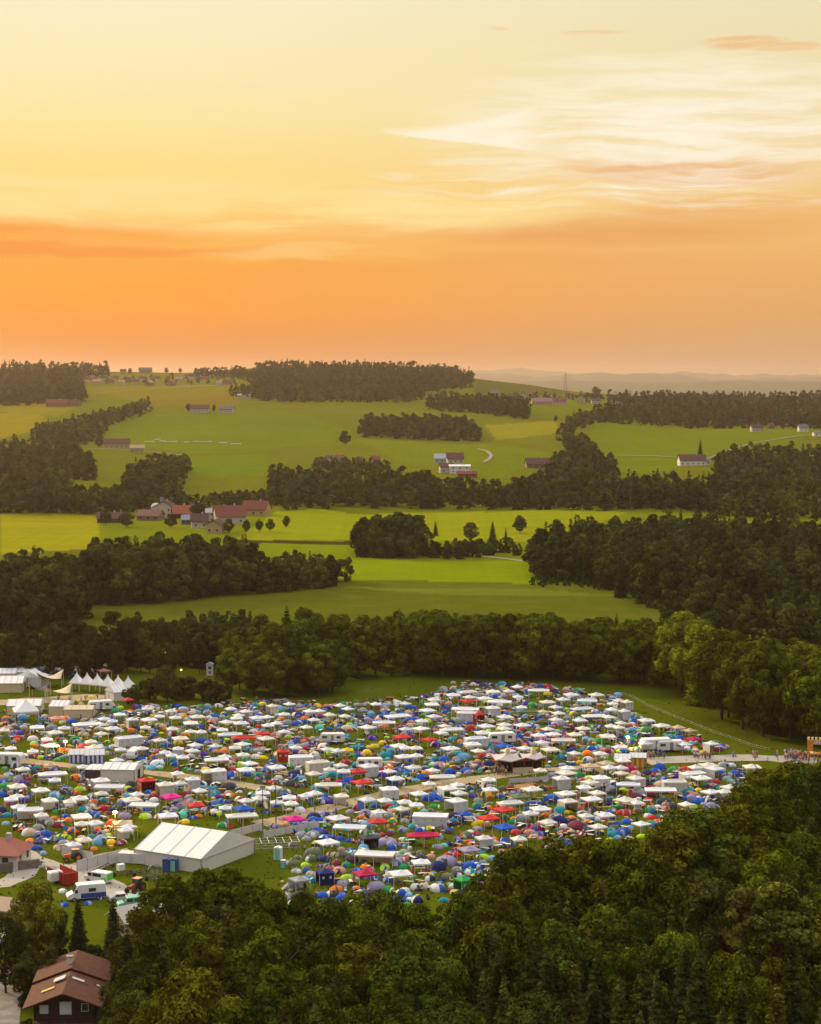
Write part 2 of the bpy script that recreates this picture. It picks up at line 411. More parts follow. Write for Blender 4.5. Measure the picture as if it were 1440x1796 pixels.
def build_terrain():
    Ys = [-300.0, -100.0, 0.0, 80.0]; y = 150.0
    while y < 5200: Ys.append(y); y *= 1.008
    while y < 30500: Ys.append(y); y *= 1.03
    Ys = np.array(Ys); A = np.concatenate([np.linspace(-1.6, -0.34, 18)[:-1], np.linspace(-0.34, 0.34, 430), np.linspace(0.34, 1.6, 18)[1:]])
    X = A[None, :] * (np.maximum(Ys, 0)[:, None] + 60); Y = np.broadcast_to(Ys[:, None], X.shape)
    # keep columns on rays (x = a*y) where the photo looks
    w = np.clip((Y - 80) / 70, 0, 1); X = X * (1 - w) + A[None, :] * Y * w
    Z = terr(X, Y); V = np.stack([X, Y, Z], -1).reshape(-1, 3)
    n, m = X.shape; I = np.arange(n * m).reshape(n, m)
    Fc = np.stack([I[:-1, :-1], I[:-1, 1:], I[1:, 1:], I[1:, :-1]], -1).reshape(-1, 4)
    me = mesh_np('ground', V, Fc, [ground_mat()], tint=field_colour(V[:, 0], V[:, 1]), smooth=True)
    tag(link_mesh('ground', me), 'rolling grass fields and meadow under camp and hills', 'ground', kind='structure')
def ground_mat():
    m = bpy.data.materials.new('grassland'); m.use_nodes = True; t = NT(m.node_tree); t.n.clear()
    a = t.node('ShaderNodeAttribute'); a.attribute_name = 'tint'
    g = t.node('ShaderNodeNewGeometry'); p = g.outputs['Position']
    big = t.noise(p, 0.006, 4, 0.6); mid = t.noise(p, 0.06, 5, 0.65); fine = t.noise(p, 0.9, 4, 0.7)
    st = t.node('ShaderNodeMapping'); t.l.new(p, st.inputs[0]); st.inputs['Scale'].default_value = (0.006, 0.05, 0.1); st.inputs['Rotation'].default_value = (0, 0, 0.35)
    rows = t.noise(st.outputs[0], 1.0, 4, 0.7)
    s2 = t.node('ShaderNodeMapping'); t.l.new(p, s2.inputs[0]); s2.inputs['Scale'].default_value = (0.22, 0.003, 0.1); s2.inputs['Rotation'].default_value = (0, 0, -0.25)
    rows = t.m('ADD', t.m('MULTIPLY', rows, 0.62), t.m('MULTIPLY', t.noise(s2.outputs[0], 1.0, 2, 0.6), 0.38))
    k = t.m('ADD', 0.22, t.m('ADD', t.m('MULTIPLY', big, 0.36), t.m('ADD', t.m('MULTIPLY', mid, 0.34), t.m('ADD', t.m('MULTIPLY', fine, 0.26), t.m('MULTIPLY', rows, 0.62)))))
    c = t.node('ShaderNodeVectorMath', operation='SCALE'); t.put(c.inputs[0], a.outputs['Color']); t.put(c.inputs['Scale'], k)
    dry = t.mix(t.m('MULTIPLY', t.ss(mid, 0.55, 0.75), 0.35), c.outputs[0], (0.15, 0.115, 0.035, 1))
    d = t.node('ShaderNodeBsdfDiffuse'); t.put(d.inputs[0], dry)
    b = t.node('ShaderNodeBump'); b.inputs['Strength'].default_value = 0.35; b.inputs['Distance'].default_value = 0.3; t.l.new(fine, b.inputs['Height']); t.l.new(b.outputs[0], d.inputs['Normal'])
    o = t.node('ShaderNodeOutputMaterial'); t.l.new(d.outputs[0], o.inputs[0]); return m
build_terrain()

M_TRACK = mat('gravel_track', (0.36, 0.27, 0.17), 0.95, 0.35, 0.5, col2=(0.27, 0.21, 0.11))
M_ROADF = mat('grey_country_road', (0.20, 0.18, 0.12), 0.9, 0.2, 0.4)
M_ROAD = mat('pale_road', (0.34, 0.30, 0.25), 0.9, 0.2, 0.4)
def strip(name, pts, w, m, label, cat='track', lift=0.03, dz=0.0):
    P = ground([p[0] for p in pts], [p[1] for p in pts])
    Q = []
    for a, b in zip(P[:-1], P[1:]):
        n = max(2, int(np.linalg.norm(b[:2] - a[:2]) / 6))
        for k in range(n): Q.append(a + (b - a) * k / n)
    Q.append(P[-1]); Q = np.array(Q)
    for _ in range(3): Q[1:-1] = (Q[:-2] + 2 * Q[1:-1] + Q[2:]) / 4
    d = np.gradient(Q[:, :2], axis=0); d /= np.linalg.norm(d, axis=1)[:, None] + 1e-9; nrm = np.stack([-d[:, 1], d[:, 0]], 1)
    rr = np.random.RandomState(len(pts)); ww = w / 2 * (1 + 0.12 * rr.randn(len(Q)))[:, None]
    rows = []
    for s in (-1, -0.33, 0.33, 1):
        xy = Q[:, :2] + nrm * ww * s; rows.append(np.column_stack([xy, terr(xy[:, 0], xy[:, 1]) + lift]))
    V = np.concatenate(rows); n = len(Q); I = np.arange(4 * n).reshape(4, n)
    Fc = np.stack([I[:-1, :-1], I[:-1, 1:], I[1:, 1:], I[1:, :-1]], -1).reshape(-1, 4)
    return tag(link_mesh(name, mesh_np(name, V, Fc, [m])), label, cat, kind='structure')
strip('track', [(455,1446),(500,1437),(560,1421),(610,1409),(650,1400),(690,1390),(740,1380),(800,1371),(870,1362),(930,1352)], 5.5, M_TRACK, 'pale gravel track running diagonally through the camp')
strip('path', [(1130,1335),(1180,1332),(1260,1330),(1320,1328),(1375,1331),(1440,1336),(1480,1338)], 7.5, M_ROAD, 'pale path leading right to the inflatable arch', lift=0.034)
strip('path', [(0,1327),(60,1338),(120,1343),(200,1349),(300,1358),(400,1372),(470,1384)], 4.5, M_TRACK, 'narrow dirt path across the left of the camp', lift=0.038)
strip('path', [(-20,1233),(60,1231),(120,1223),(180,1222),(240,1226)], 9, M_TRACK, 'dirt path between the big festival tents', lift=0.042)
strip('path', [(900,1350),(960,1352),(1040,1345),(1135,1335)], 4, M_TRACK, 'trodden path right of the ornate bar', lift=0.046)
strip('road', [(20,1492),(55,1508),(95,1520),(135,1530),(175,1549),(205,1562),(235,1573),(262,1586)], 5.5, M_ROAD, 'pale lane running past the red skip', lift=0.05)
strip('road', [(-30,1556),(0,1551),(30,1543),(48,1528),(60,1512)], 4.5, M_ROAD, 'pale lane joining beside the stone wall', lift=0.054)
strip('path', [(135,1530),(165,1512),(200,1500),(235,1497)], 7, M_ROAD, 'pale hard standing by the marquee fence', lift=0.058)
strip('road', [(165,691),(215,686),(270,682),(340,678),(420,676)], 7, M_ROADF, 'pale country road below the hilltop village', 'road', 0.7)
strip('road', [(862,800),(856,793),(847,790),(838,788)], 4, M_ROADF, 'short pale drive above the white farm', 'road', 0.7)
strip('road', [(862,800),(858,806),(848,812)], 4, M_ROADF, 'pale drive curling into the white farm', 'road', 0.7)
strip('road', [(960,796),(1070,799),(1140,800),(1190,803)], 3.5, M_ROADF, 'thin farm road crossing the right hill field', 'road', 0.7)
strip('road', [(1240,806),(1265,795),(1330,776),(1440,762)], 3, M_ROADF, 'thin farm road right of the lone red roofed farm', 'road', 0.7)
strip('road', [(330,800),(250,792),(190,788),(120,788)], 4, M_ROADF, 'farm road in front of the cream farmhouse', 'road', 0.7)
strip('road', [(800,972),(835,975),(872,978),(940,987)], 4, M_ROADF, 'grey lane behind the bright green field', 'road', 0.12)
# yard of the chalet, laid as one paved sheet
def sheet(name, pts, m, label, z):
    P = [at(*p) for p in pts]; b = MB(); b.add([(x, y, z) for x, y in P], [tuple(range(len(P)))])
    return tag(b.build(name, m), label, 'paving', kind='structure')
sheet('paving', [(-60,1683),(10,1692),(34,1702),(40,1730),(30,1840),(-60,1840)], mat('yard_paving', (0.27,0.235,0.20), 0.9, 0.4, 0.5, col2=(0.16,0.14,0.12)), 'worn grey paved yard left of the chalet', 0.062)
sheet('worn_ground', [(895,1378),(922,1374),(925,1362),(940,1380),(905,1395)], mat('bare_earth', (0.30,0.16,0.06), 0.95, 0.3, 0.6), 'bare brown earth in front of the ornate bar', 0.066)

# far blue ridges
def ridge(y0, amp, base, seed, x0, x1, wid, label):
    rs = np.random.RandomState(seed); n = 420; xs = np.linspace(x0, x1, n)
    h = np.full(n, base, float)
    for f, a in ((2.3, .3), (5.1, .3), (11, .3), (23, .2), (47, .12), (95, .07), (180, .045)):
        h += amp * a * np.sin((xs - x0) / (x1 - x0) * 2 * math.pi * f + rs.rand() * 6.3) * (0.6 + 0.8 * rs.rand())
    rows = []
    for q in np.linspace(-1, 1, 15):
        prof = math.cos(q * math.pi / 2) ** 0.8 if abs(q) < 1 else 0
        rows.append(np.column_stack([xs, np.full(n, y0 + q * wid) + 90 * np.sin(xs / 900), -24 + (h + 24) * prof + (rs.rand(n) - .5) * 3 * (abs(q) < .5)]))
    V = np.concatenate(rows); I = np.arange(15 * n).reshape(15, n)
    Fc = np.stack([I[:-1, :-1], I[:-1, 1:], I[1:, 1:], I[1:, :-1]], -1).reshape(-1, 4)
    tag(link_mesh('hills', mesh_np('hills', V, Fc, [mat('far_woodland', (0.045,0.06,0.025), 0.95, 0.3, 0.004)])), label, 'hills', kind='structure')
ridge(14000, 16, 70, 3, -7500, 7500, 900, 'nearer hazy ridge on the horizon at right')
ridge(20000, 52, 132, 5, -10500, 10500, 1200, 'long hazy wooded ridge on the horizon')
ridge(27000, 80, 172, 9, -13500, 13500, 1300, 'farthest faint ridge on the horizon')

# haze: one closed box round everything, air of even density
def haze():
    b = MB().box(-28000, 28000, -900, 31000, -27, 270)
    m = bpy.data.materials.new('haze_air'); m.use_nodes = True; t = NT(m.node_tree); t.n.clear()
    v = t.node('ShaderNodeVolumePrincipled'); v.inputs['Color'].default_value = HAZE_COL
    v.inputs['Density'].default_value = HAZE; v.inputs['Anisotropy'].default_value = 0.6
    o = t.node('ShaderNodeOutputMaterial'); t.l.new(v.outputs[0], o.inputs['Volume'])
    tag(b.build('haze', m), 'thin warm evening haze over the whole valley', 'haze', kind='stuff')
HAZE = 0.000040; HAZE_COL = (1.0, 0.74, 0.58, 1)
haze()

# ================================================================ TREES
def unit(v): return v / (np.linalg.norm(v, axis=1)[:, None] + 1e-9)
def leaves(P, N, size, rs):
    """one bent leaf-clump quad per point"""
    n = len(P); N = unit(N + 0.34 * rs.randn(n, 3))
    T = unit(np.cross(N, rs.randn(n, 3))); B = np.cross(N, T)
    s = size * (0.55 + 0.9 * rs.rand(n, 1)); s2 = size * (0.45 + 0.8 * rs.rand(n, 1))
    c = [P + T * s * (1 + .4 * rs.randn(n, 1)) * .5, P + B * s2 * .5 + N * s * .15 * rs.randn(n, 1), P - T * s * (1 + .4 * rs.randn(n, 1)) * .5, P - B * s2 * .5]
    return np.stack(c, 1).reshape(-1, 3)
def broad_crown(seed, h, r, n, size, low=0.16, lobes=46, point=1.0):
    rs = np.random.RandomState(seed)
    cz = h * (0.5 + low / 2); rz = h * (0.5 - low / 2)
    u = unit(rs.randn(lobes, 3)); k = rs.rand(lobes, 1) ** 0.4
    k = 0.25 + 0.62 * k
    C = u * k; wid = np.clip(1 - 0.55 * np.clip(C[:, 2:3], 0, 1) ** point, .2, 1)
    C = C * np.array([r, r, rz * 0.92]) * np.concatenate([wid, wid, np.ones_like(wid)], 1) * np.array([1, 1, 1])
    C[:, 2] += cz; C[:, :2] += rs.randn(lobes, 2) * r * 0.06
    R = r * (0.22 + 0.16 * rs.rand(lobes)); 
    pr = R ** 2 / (R ** 2).sum(); li = rs.choice(lobes, n, p=pr)
    d = unit(rs.randn(n, 3) + np.array([0, 0, 0.25]) + 0.5 * unit(C[li] - np.array([0, 0, cz])))
    P = C[li] + d * (R[li] * (0.74 + 0.32 * rs.rand(n)))[:, None] * np.array([1, 1, 0.85])
    keep = np.ones(n, bool)
    for j in range(lobes):
        q = np.linalg.norm((P - C[j]) / np.array([1, 1, .85]), axis=1) < R[j] * 0.62; q &= li != j; keep &= ~q
    P, d = P[keep], d[keep]
    return leaves(P, d, size, rs)
def spruce_crown(seed, h, r, n, size, low=0.06):
    rs = np.random.RandomState(seed)
    t = low + (1 - low) * (1 - np.sqrt(rs.rand(n)) ) ; t = np.clip(t, low, 1)
    tiers = int(h / 0.75); tq = (np.floor(t * tiers) + 0.25 * rs.rand(n)) / tiers
    ang0 = rs.rand(n) * 2 * math.pi; nb = 11
    ang = (np.floor(ang0 / (2 * math.pi) * nb) + 0.5 + 0.28 * rs.randn(n)) / nb * 2 * math.pi + tq * 37
    jag = 0.78 + 0.3 * np.sin(ang * 3 + tq * 60) * rs.rand(n)
    R = r * np.clip(1 - tq, 0, 1) ** 0.82 * jag + 0.12
    q = rs.rand(n) ** 0.55; rad = R * q
    P = np.column_stack([rad * np.cos(ang), rad * np.sin(ang), tq * h - rad * 0.38 + 0.1 * rs.randn(n)])
    N = np.column_stack([np.cos(ang) * .5, np.sin(ang) * .5, np.full(n, .9)])
    return leaves(P, N, size, rs)
def crown_mesh(name, V, m=None, tint=None):
    n = len(V) // 4; return mesh_np(name, V, np.arange(4 * n).reshape(n, 4), [m or M_LEAF], tint=tint)
def trunk_mesh(h, r, seed, limbs=7):
    rs = random.Random(seed); b = MB(); pts = [(0, 0, -0.3)]; x = y = 0
    for k in range(1, 7): x += rs.uniform(-.15, .15); y += rs.uniform(-.15, .15); pts.append((x, y, h * 0.8 * k / 6))
    for k in range(6): b.tube(pts[k], pts[k + 1], r * (1 - k / 6.6), r * (1 - (k + 1) / 6.6), 8)
    for i in range(limbs):
        k = rs.randint(2, 5); p = pts[k]; a = rs.uniform(0, 6.28); L = h * rs.uniform(.14, .24)
        q = (p[0] + L * math.cos(a), p[1] + L * math.sin(a), p[2] + L * rs.uniform(.5, 1.0)); b.tube(p, q, r * .35, r * .12, 5)
    return b.mesh('trunk', M_BARK)
PROT = {'broad': [], 'spruce': [], 'poplar': [], 'shrub': []}
for i in range(8):
    PROT['broad'].append((crown_mesh('crown', broad_crown(40 + i, 20, 5.8 + .5 * (i % 3), 15000, 0.48, 0.03 + .02 * (i % 3), 54 + 6 * (i % 4))), trunk_mesh(20, .38, i)))
for i in range(4):
    PROT['spruce'].append((crown_mesh('crown', spruce_crown(70 + i, 20, 3.5 + .25 * i, 10000, 0.38)), trunk_mesh(22, .26, 30 + i, 0)))
for i in range(3):
    PROT['poplar'].append((crown_mesh('crown', broad_crown(90 + i, 20, 3.6, 9500, 0.45, 0.05, 46, 2.0)), trunk_mesh(20, .3, 50 + i)))
for i in range(3):
    PROT['shrub'].append((crown_mesh('crown', broad_crown(95 + i, 4, 2.4, 2600, 0.30, 0.0, 24)), trunk_mesh(3, .12, 60 + i, 4)))
TREES = []   # (kind, x, y, h, width factor, tint, label, group)
OLIVE = [(0.087,0.094,0.005), (0.070,0.084,0.006), (0.099,0.102,0.005), (0.059,0.078,0.007), (0.096,0.112,0.006), (0.083,0.080,0.006)]
DEEP = [(0.045,0.052,0.006), (0.053,0.058,0.006), (0.041,0.050,0.007), (0.060,0.062,0.006)]
CNAME = {'broad': ('broadleaf_tree', 'leafy tree', 'tree'), 'spruce': ('spruce_tree', 'spruce', 'tree'), 'poplar': ('poplar_tree', 'narrow leafy tree', 'tree'), 'shrub': ('shrub', 'shrub', 'shrub')}
def plant(kind, x, y, h, wf, tint, label, group=None):
    nm, _, cat = CNAME[kind]; pr = PROT[kind]; k = R2.randrange(len(pr)); s = h / (4 if kind == 'shrub' else 20)
    z = float(terr(x, y))
    o = thing(nm, label, cat, (x, y, z), R2.uniform(0, 6.28), group); o.scale = (s * wf, s * wf, s)
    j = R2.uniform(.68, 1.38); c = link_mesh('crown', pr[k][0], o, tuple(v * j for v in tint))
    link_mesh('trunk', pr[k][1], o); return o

# skyline of the front wood: photo pixel of each crown top, height, width factor
G_FRONT = 'leafy trees of the front wood'
SKY = [(260,1592,16,1.0,'pale olive leafy tree behind the barn roof, leftmost of the front wood'),(305,1532,19,1.05,'leafy tree just below the big marquee corner'),
 (352,1522,19,.95,'leafy tree whose top touches the marquee gable'),(395,1520,19,1.0,'leafy tree right of the marquee gable tree'),(438,1542,18,.9,'leafy tree in front of the empty lawn beside the marquee'),(485,1558,18,.9,'leafy tree below the blue walled gazebo'),
 (535,1562,18,.85,'dark leafy tree below the navy box gazebo'),(580,1572,18,.9,'leafy tree below the lime dome tent'),(632,1568,18,1.0,'leafy tree below the pale awning gazebo'),(682,1572,18,.95,'leafy tree below the open white tents at the camp front'),
 (735,1582,18,.9,'leafy tree below the striped white tunnel tent'),(782,1588,18,.9,'leafy tree below the green roofed stall'),(828,1570,19,.9,'leafy tree at the right end of the camp front'),(865,1530,20,.9,'leafy tree stepping up towards the round crowned trees'),
 (893,1492,21,1.0,'round crowned tree beside the orange dome tent'),(935,1478,22,1.05,'round crowned tree under the four legged gazebo'),(978,1466,22,1.1,'round crowned tree under the red and grey tent'),(1025,1462,22,1.1,'round crowned tree under the lone white gazebo'),
 (1072,1472,22,1.1,'round crowned tree right of the lone white gazebo'),(1118,1484,22,1.0,'round crowned tree before the small grass corner'),(1150,1502,21,.9,'lower round crowned tree before the two big right crowns'),(1185,1440,22,1.0,'leafy tree on the left shoulder of the big right crown'),
 (1225,1414,23,1.25,'broad domed crown rising left of the tallest right tree'),(1285,1412,23,1.1,'broad domed crown touching the tallest right tree'),(1330,1372,23,1.0,'leafy tree on the left flank of the tallest right tree'),(1372,1334,23,1.15,'tallest tree at right, crown just under the path'),
 (1415,1345,23,1.1,'leafy tree at the right edge below the crowd'),(1452,1322,23,1.1,'leafy tree cut by the right edge under the arch')]
SKY = [(a, b - 15, c, d, e) for a, b, c, d, e in SKY]
for px, py, h, wf, lb in SKY:
    x, y = at(px, py, h); plant('broad', x, y, h, wf, R2.choice(OLIVE), lb)
LEFTT = [('broad',62,1534,15,.9,(0.13,0.12,0.010),'loose olive leafy tree in front of the red skip'),('poplar',107,1612,9,.6,(0.022,0.030,0.012),'dark columnar cypress behind the chalet roof'),
 ('spruce',137,1572,11.5,1.2,(0.034,0.042,0.014),'dark spruce behind the chalet, left of two'),('spruce',198,1572,12.5,1.2,(0.034,0.040,0.014),'dark spruce behind the chalet, right of two'),('broad',8,1596,12,.8,(0.05,0.055,0.012),'dark leafy tree at the left edge beside the silver car'),
 ('broad',50,1650,9,1.0,(0.06,0.06,0.012),'low leafy tree right of the silver car'),('broad',88,1655,9,.9,(0.055,0.052,0.012),'low leafy tree behind the chalet ridge'),('broad',165,1650,7,.9,(0.032,0.04,0.012),'dark low tree between the two spruces'),
 ('spruce',222,1618,15,.9,(0.028,0.034,0.014),'smaller spruce right of the two by the chalet'),('broad',240,1668,15,.9,(0.07,0.075,0.012),'leafy tree right of the chalet, up the slope'),
 ('broad',232,1722,14,.85,(0.095,0.10,0.014),'pale leafy tree beside the chalet eave'),('broad',215,1765,12,.7,(0.09,0.09,0.014),'bushy tree at the chalet corner'),
 ('shrub',45,1785,2,1,(0.05,0.06,0.015),'small dark shrub by the chalet front corner'),('shrub',36,1706,2.4,1,(0.05,0.065,0.02),'small shrub by the yard beside the chalet'),('shrub',41,1740,2,.9,(0.045,0.055,0.02),'small shrub against the chalet side wall')]
for k, px, py, h, wf, c, lb in LEFTT:
    x, y = at(px, py, h); plant(k, x, y, h, wf, c, lb)
x, y = at(1372, 1522, 25); plant('poplar', x, y, 25, 1.25, (0.125,0.13,0.016), 'bright yellow-green pointed tree in the front wood at right')
x, y = at(1302, 1532, 24); plant('poplar', x, y, 24, .9, (0.085,0.075,0.014), 'pointed bronze-green tree left of the bright pointed one')
x, y = at(1245, 1520, 24); plant('poplar', x, y, 24, .9, (0.075,0.08,0.014), 'pointed olive tree third left of the bright pointed one')
# body of the front wood
skx = np.array([195] + [s[0] for s in SKY] + [1500]); sky_ = np.array([1640] + [s[1] for s in SKY] + [1320])
placed = [at(s[0], s[1], s[2]) for s in SKY]; rs = random.Random(11); tries = 0; nfront = 0
placed += [at(q[1], q[2], q[3]) for q in LEFTT if q[0] != 'shrub'] + [at(1372, 1522, 25), at(1302, 1532, 24), at(1245, 1520, 24)]
while tries < 9000 and nfront < 165:
    tries += 1
    px = rs.uniform(205, 1500); D = rs.uniform(150, 330); x = (px - 720) / F * D
    kd = 'spruce' if rs.random() < (0.62 if (px > 830 and D < 235) else 0.06) else 'broad'
    h = rs.uniform(15, 21) if kd == 'broad' else rs.uniform(16, 22)
    tx, ty = topix(x, D, h)
    lim = np.interp(tx, skx, sky_)
    if ty < lim + 26 or ty > 1830: continue
    if tx < 330 and ty < 1600: continue
    if tx < 245 and D > 222: continue
    mn = 4.6 if kd == 'spruce' else 6.6
    if min((x - q[0]) ** 2 + (D - q[1]) ** 2 for q in placed) < mn * mn: continue
    placed.append((x, D)); nfront += 1
    wf = rs.uniform(.8, 1.1)
    zone = 'left part, beside the chalet' if tx < 470 else 'middle, below the tents' if tx < 860 else 'right part'
    depth = 'at the very bottom' if ty > 1700 else 'halfway down' if ty > 1600 else 'near its upper edge'
    lb = ('dark spruce' if kd == 'spruce' else 'olive leafy tree') + ' in front wood, ' + zone + ', ' + depth
    plant(kd, x, D, h, wf, rs.choice(OLIVE if rs.random() < .62 else DEEP) if kd == 'broad' else rs.choice([(0.062,0.066,0.014),(0.050,0.056,0.014),(0.075,0.072,0.012)]), lb, 'front wood: ' + lb)

# belt of trees behind the camp
BELT = [(392,1212),(440,1222),(500,1223),(560,1222),(600,1212),(622,1190),(700,1185),(820,1185),(900,1190),(1000,1194),(1100,1199),(1180,1206),(1225,1232),(1262,1258),(1300,1276),(1345,1292),(1400,1304),(1450,1314),(1500,1322)]
bx, by = [p[0] for p in BELT], [p[1] for p in BELT]; nb = 0; bp = []
for row in range(5):
    px = 400.0 + 17 * (row % 2)
    while px < 1490:
        D0 = at(px, float(np.interp(px, bx, by)))[1] + row * 9 + rs.uniform(-2, 2); x = (px - 720) / F * D0 + rs.uniform(-1, 1)
        if px < 1195: h = rs.uniform(18.2, 20.8) - 1.15 * row
        else: h = rs.uniform(21, 26) - row * .6
        if 395 < px < 620: h = rs.uniform(16, 20) - abs(px - 520) / 26 + (row * 1.0)
        kd = 'spruce' if rs.random() < (.22 if row > 1 else .06) else 'broad'
        seg = 'in the lump left of the meadow' if px < 622 else 'behind the far tents' if px < 1100 else 'where the belt bends' if px < 1200 else 'beside the right meadow'
        dep = ('front row', 'second row', 'third row', 'fourth row', 'back row')[row]
        lb = ('spruce ' if kd == 'spruce' else 'tall leafy tree ') + seg + ' of the belt, ' + dep
        tint = tuple(v * 1.25 for v in rs.choice(DEEP[-1:] + OLIVE)) if px < 1200 else rs.choice(OLIVE[:1] + OLIVE[4:5] + [(0.17,0.19,0.010), (0.14,0.17,0.010)])
        if 1190 < px < 1260 and row < 2: tint = (0.24, 0.27, 0.014)
        plant(kd, x, D0, h, rs.uniform(.85, 1.1), tint, lb, 'tree belt: ' + lb); nb += 1
        px += rs.uniform(34, 42) if row == 0 else rs.uniform(44, 60)
# small trees and bushes at the top left of the camp
for k, px, py, h, wf, c, lb in [('broad',293,1161,11,.9,(0.06,0.06,0.012),'dark round tree right of the pagoda tents'),('shrub',232,1202,5,1.1,(0.055,0.06,0.012),'low bush at the end of the pagoda tents'),
  ('shrub',262,1187,6.5,.9,(0.05,0.055,0.012),'pointed bush left of the dark round tree'),('shrub',330,1184,6.5,1.1,(0.05,0.052,0.012),'bush between the round tree and the watch booth'),('shrub',312,1202,4,1.4,(0.06,0.065,0.012),'wide low bush behind the first gazebos'),
  ('shrub',368,1192,6,1.1,(0.045,0.048,0.012),'dark bush in front of the watch booth'),('shrub',390,1200,5,1.1,(0.05,0.052,0.012),'bush right of the watch booth'),('broad',405,1140,11,.8,(0.07,0.075,0.012),'olive tree at the left end of the belt'),
  ('shrub',700,1600,3,1,(0.06,0.065,0.012),'bush under the front tents'),('shrub',1180,1400,2,1,(0.06,0.065,0.012),'low bush between tents at right')][:8]:
    x, y = at(px, py, h); plant(k, x, y, h, wf, c, lb)
# trees of the left middle, in front of the rough meadow
for i, (px, py, h) in enumerate([(8,1098,15),(35,1088,16),(62,1100,14),(92,1086,16),(120,1058,21),(148,1082,17),(172,1115,12),(198,1062,20),(222,1078,17),(246,1108,12),(262,1122,10),(338,1078,16),(362,1066,19),(385,1088,15),(418,1092,15),(350,1118,11),(20,1130,10),(85,1128,10),(150,1132,10),(205,1122,11),(300,1128,9),(410,1116,12),(440,1086,17),(55,1135,9),(118,1125,11)]):
    x, y = at(px, py, h)
    lb = ('slim tall tree' if h > 18 else 'leafy tree' if h > 12 else 'small leafy tree') + ' ' + ('above the far left tents' if px < 110 else 'behind the pagoda tents' if px < 250 else 'beyond the watch booth') + (', the highest one' if h > 19.5 else '')
    plant('broad' if h < 19 else 'poplar', x, y, h, .85 if h < 19 else 1.2, R2.choice([(0.06,0.058,0.014),(0.05,0.05,0.014),(0.07,0.066,0.012),(0.044,0.046,0.014)]), lb, 'left: ' + lb)
# lone trees on the fields: photo pixel of the foot, height, kind
for k, px, py, h, wf, c, lb in [('broad',605,781,17,1.1,0,'lone round tree on the hill field left of the wooded knoll'),('broad',975,740,9,.9,0,'tiny lone tree on the slope below the hamlet'),('spruce',1228,800,17,1.2,0,'dark spruce behind the red roofed lone farm'),
  ('broad',502,925,7.5,1.1,0,'small lone tree right of the village farms'),('spruce',764,940,9,1.4,0,'dark pointed tree right of the round wood'),('spruce',864,951,12,1.3,0,'larger pointed tree on the bright field'),('spruce',887,947,7,1.1,0,'smaller pointed tree beside the larger one'),
  ('broad',1044,692,16,1.1,0,'big dark tree standing over the hilltop hamlet'),('broad',912,935,11,1.2,0,'round tree left of the big right wood'),('broad',825,948,11,1.3,0,'pale bush-like tree in the field hedge'),('broad',330,722,12,1,0,'tree left of the two roofs on the hill field'),
  ('broad',375,722,11,.9,0,'tree between the two roofs on the hill field'),('broad',174,786,13,1,0,'tree left of the cream farmhouse'),('broad',218,786,10,.9,0,'tree in front of the cream farmhouse'),('broad',25,1048,18,.8,0,'tall dark tree at the left edge below the yellow field'),
  ('broad',348,912,12,1.2,0,'dark tree between the red roofs'),('broad',402,935,9,1,0,'tree right of the cream cottage'),('broad',432,934,8,1,0,'left bushy tree of three below the red barn'),('broad',455,933,8,1,0,'middle bushy tree of three below the red barn'),('broad',474,932,8,1,0,'right bushy tree of three below the red barn'),
  ('broad',826,668,18,.9,0,'lone tree at the right tip of the hilltop wood'),('broad',185,921,10,1.2,0,'tree at the left end of the village'),('broad',222,925,10,1.4,0,'tree in front of the long brown barn'),('broad',300,926,9,1.3,0,'tree in front of the orange roof'),('broad',258,652,12,1,0,'tree beside the hilltop inn'),('broad',292,655,13,1,0,'tree right of the hilltop inn'),('broad',316,655,13,1,0,'small tree on the skyline between village and wood'),('broad',228,656,13,1,0,'tree left of the hilltop inn')]:
    g = ground(px, py)[0]; plant(k, g[0], g[1], h, wf, (0.052,0.058,0.018), lb)

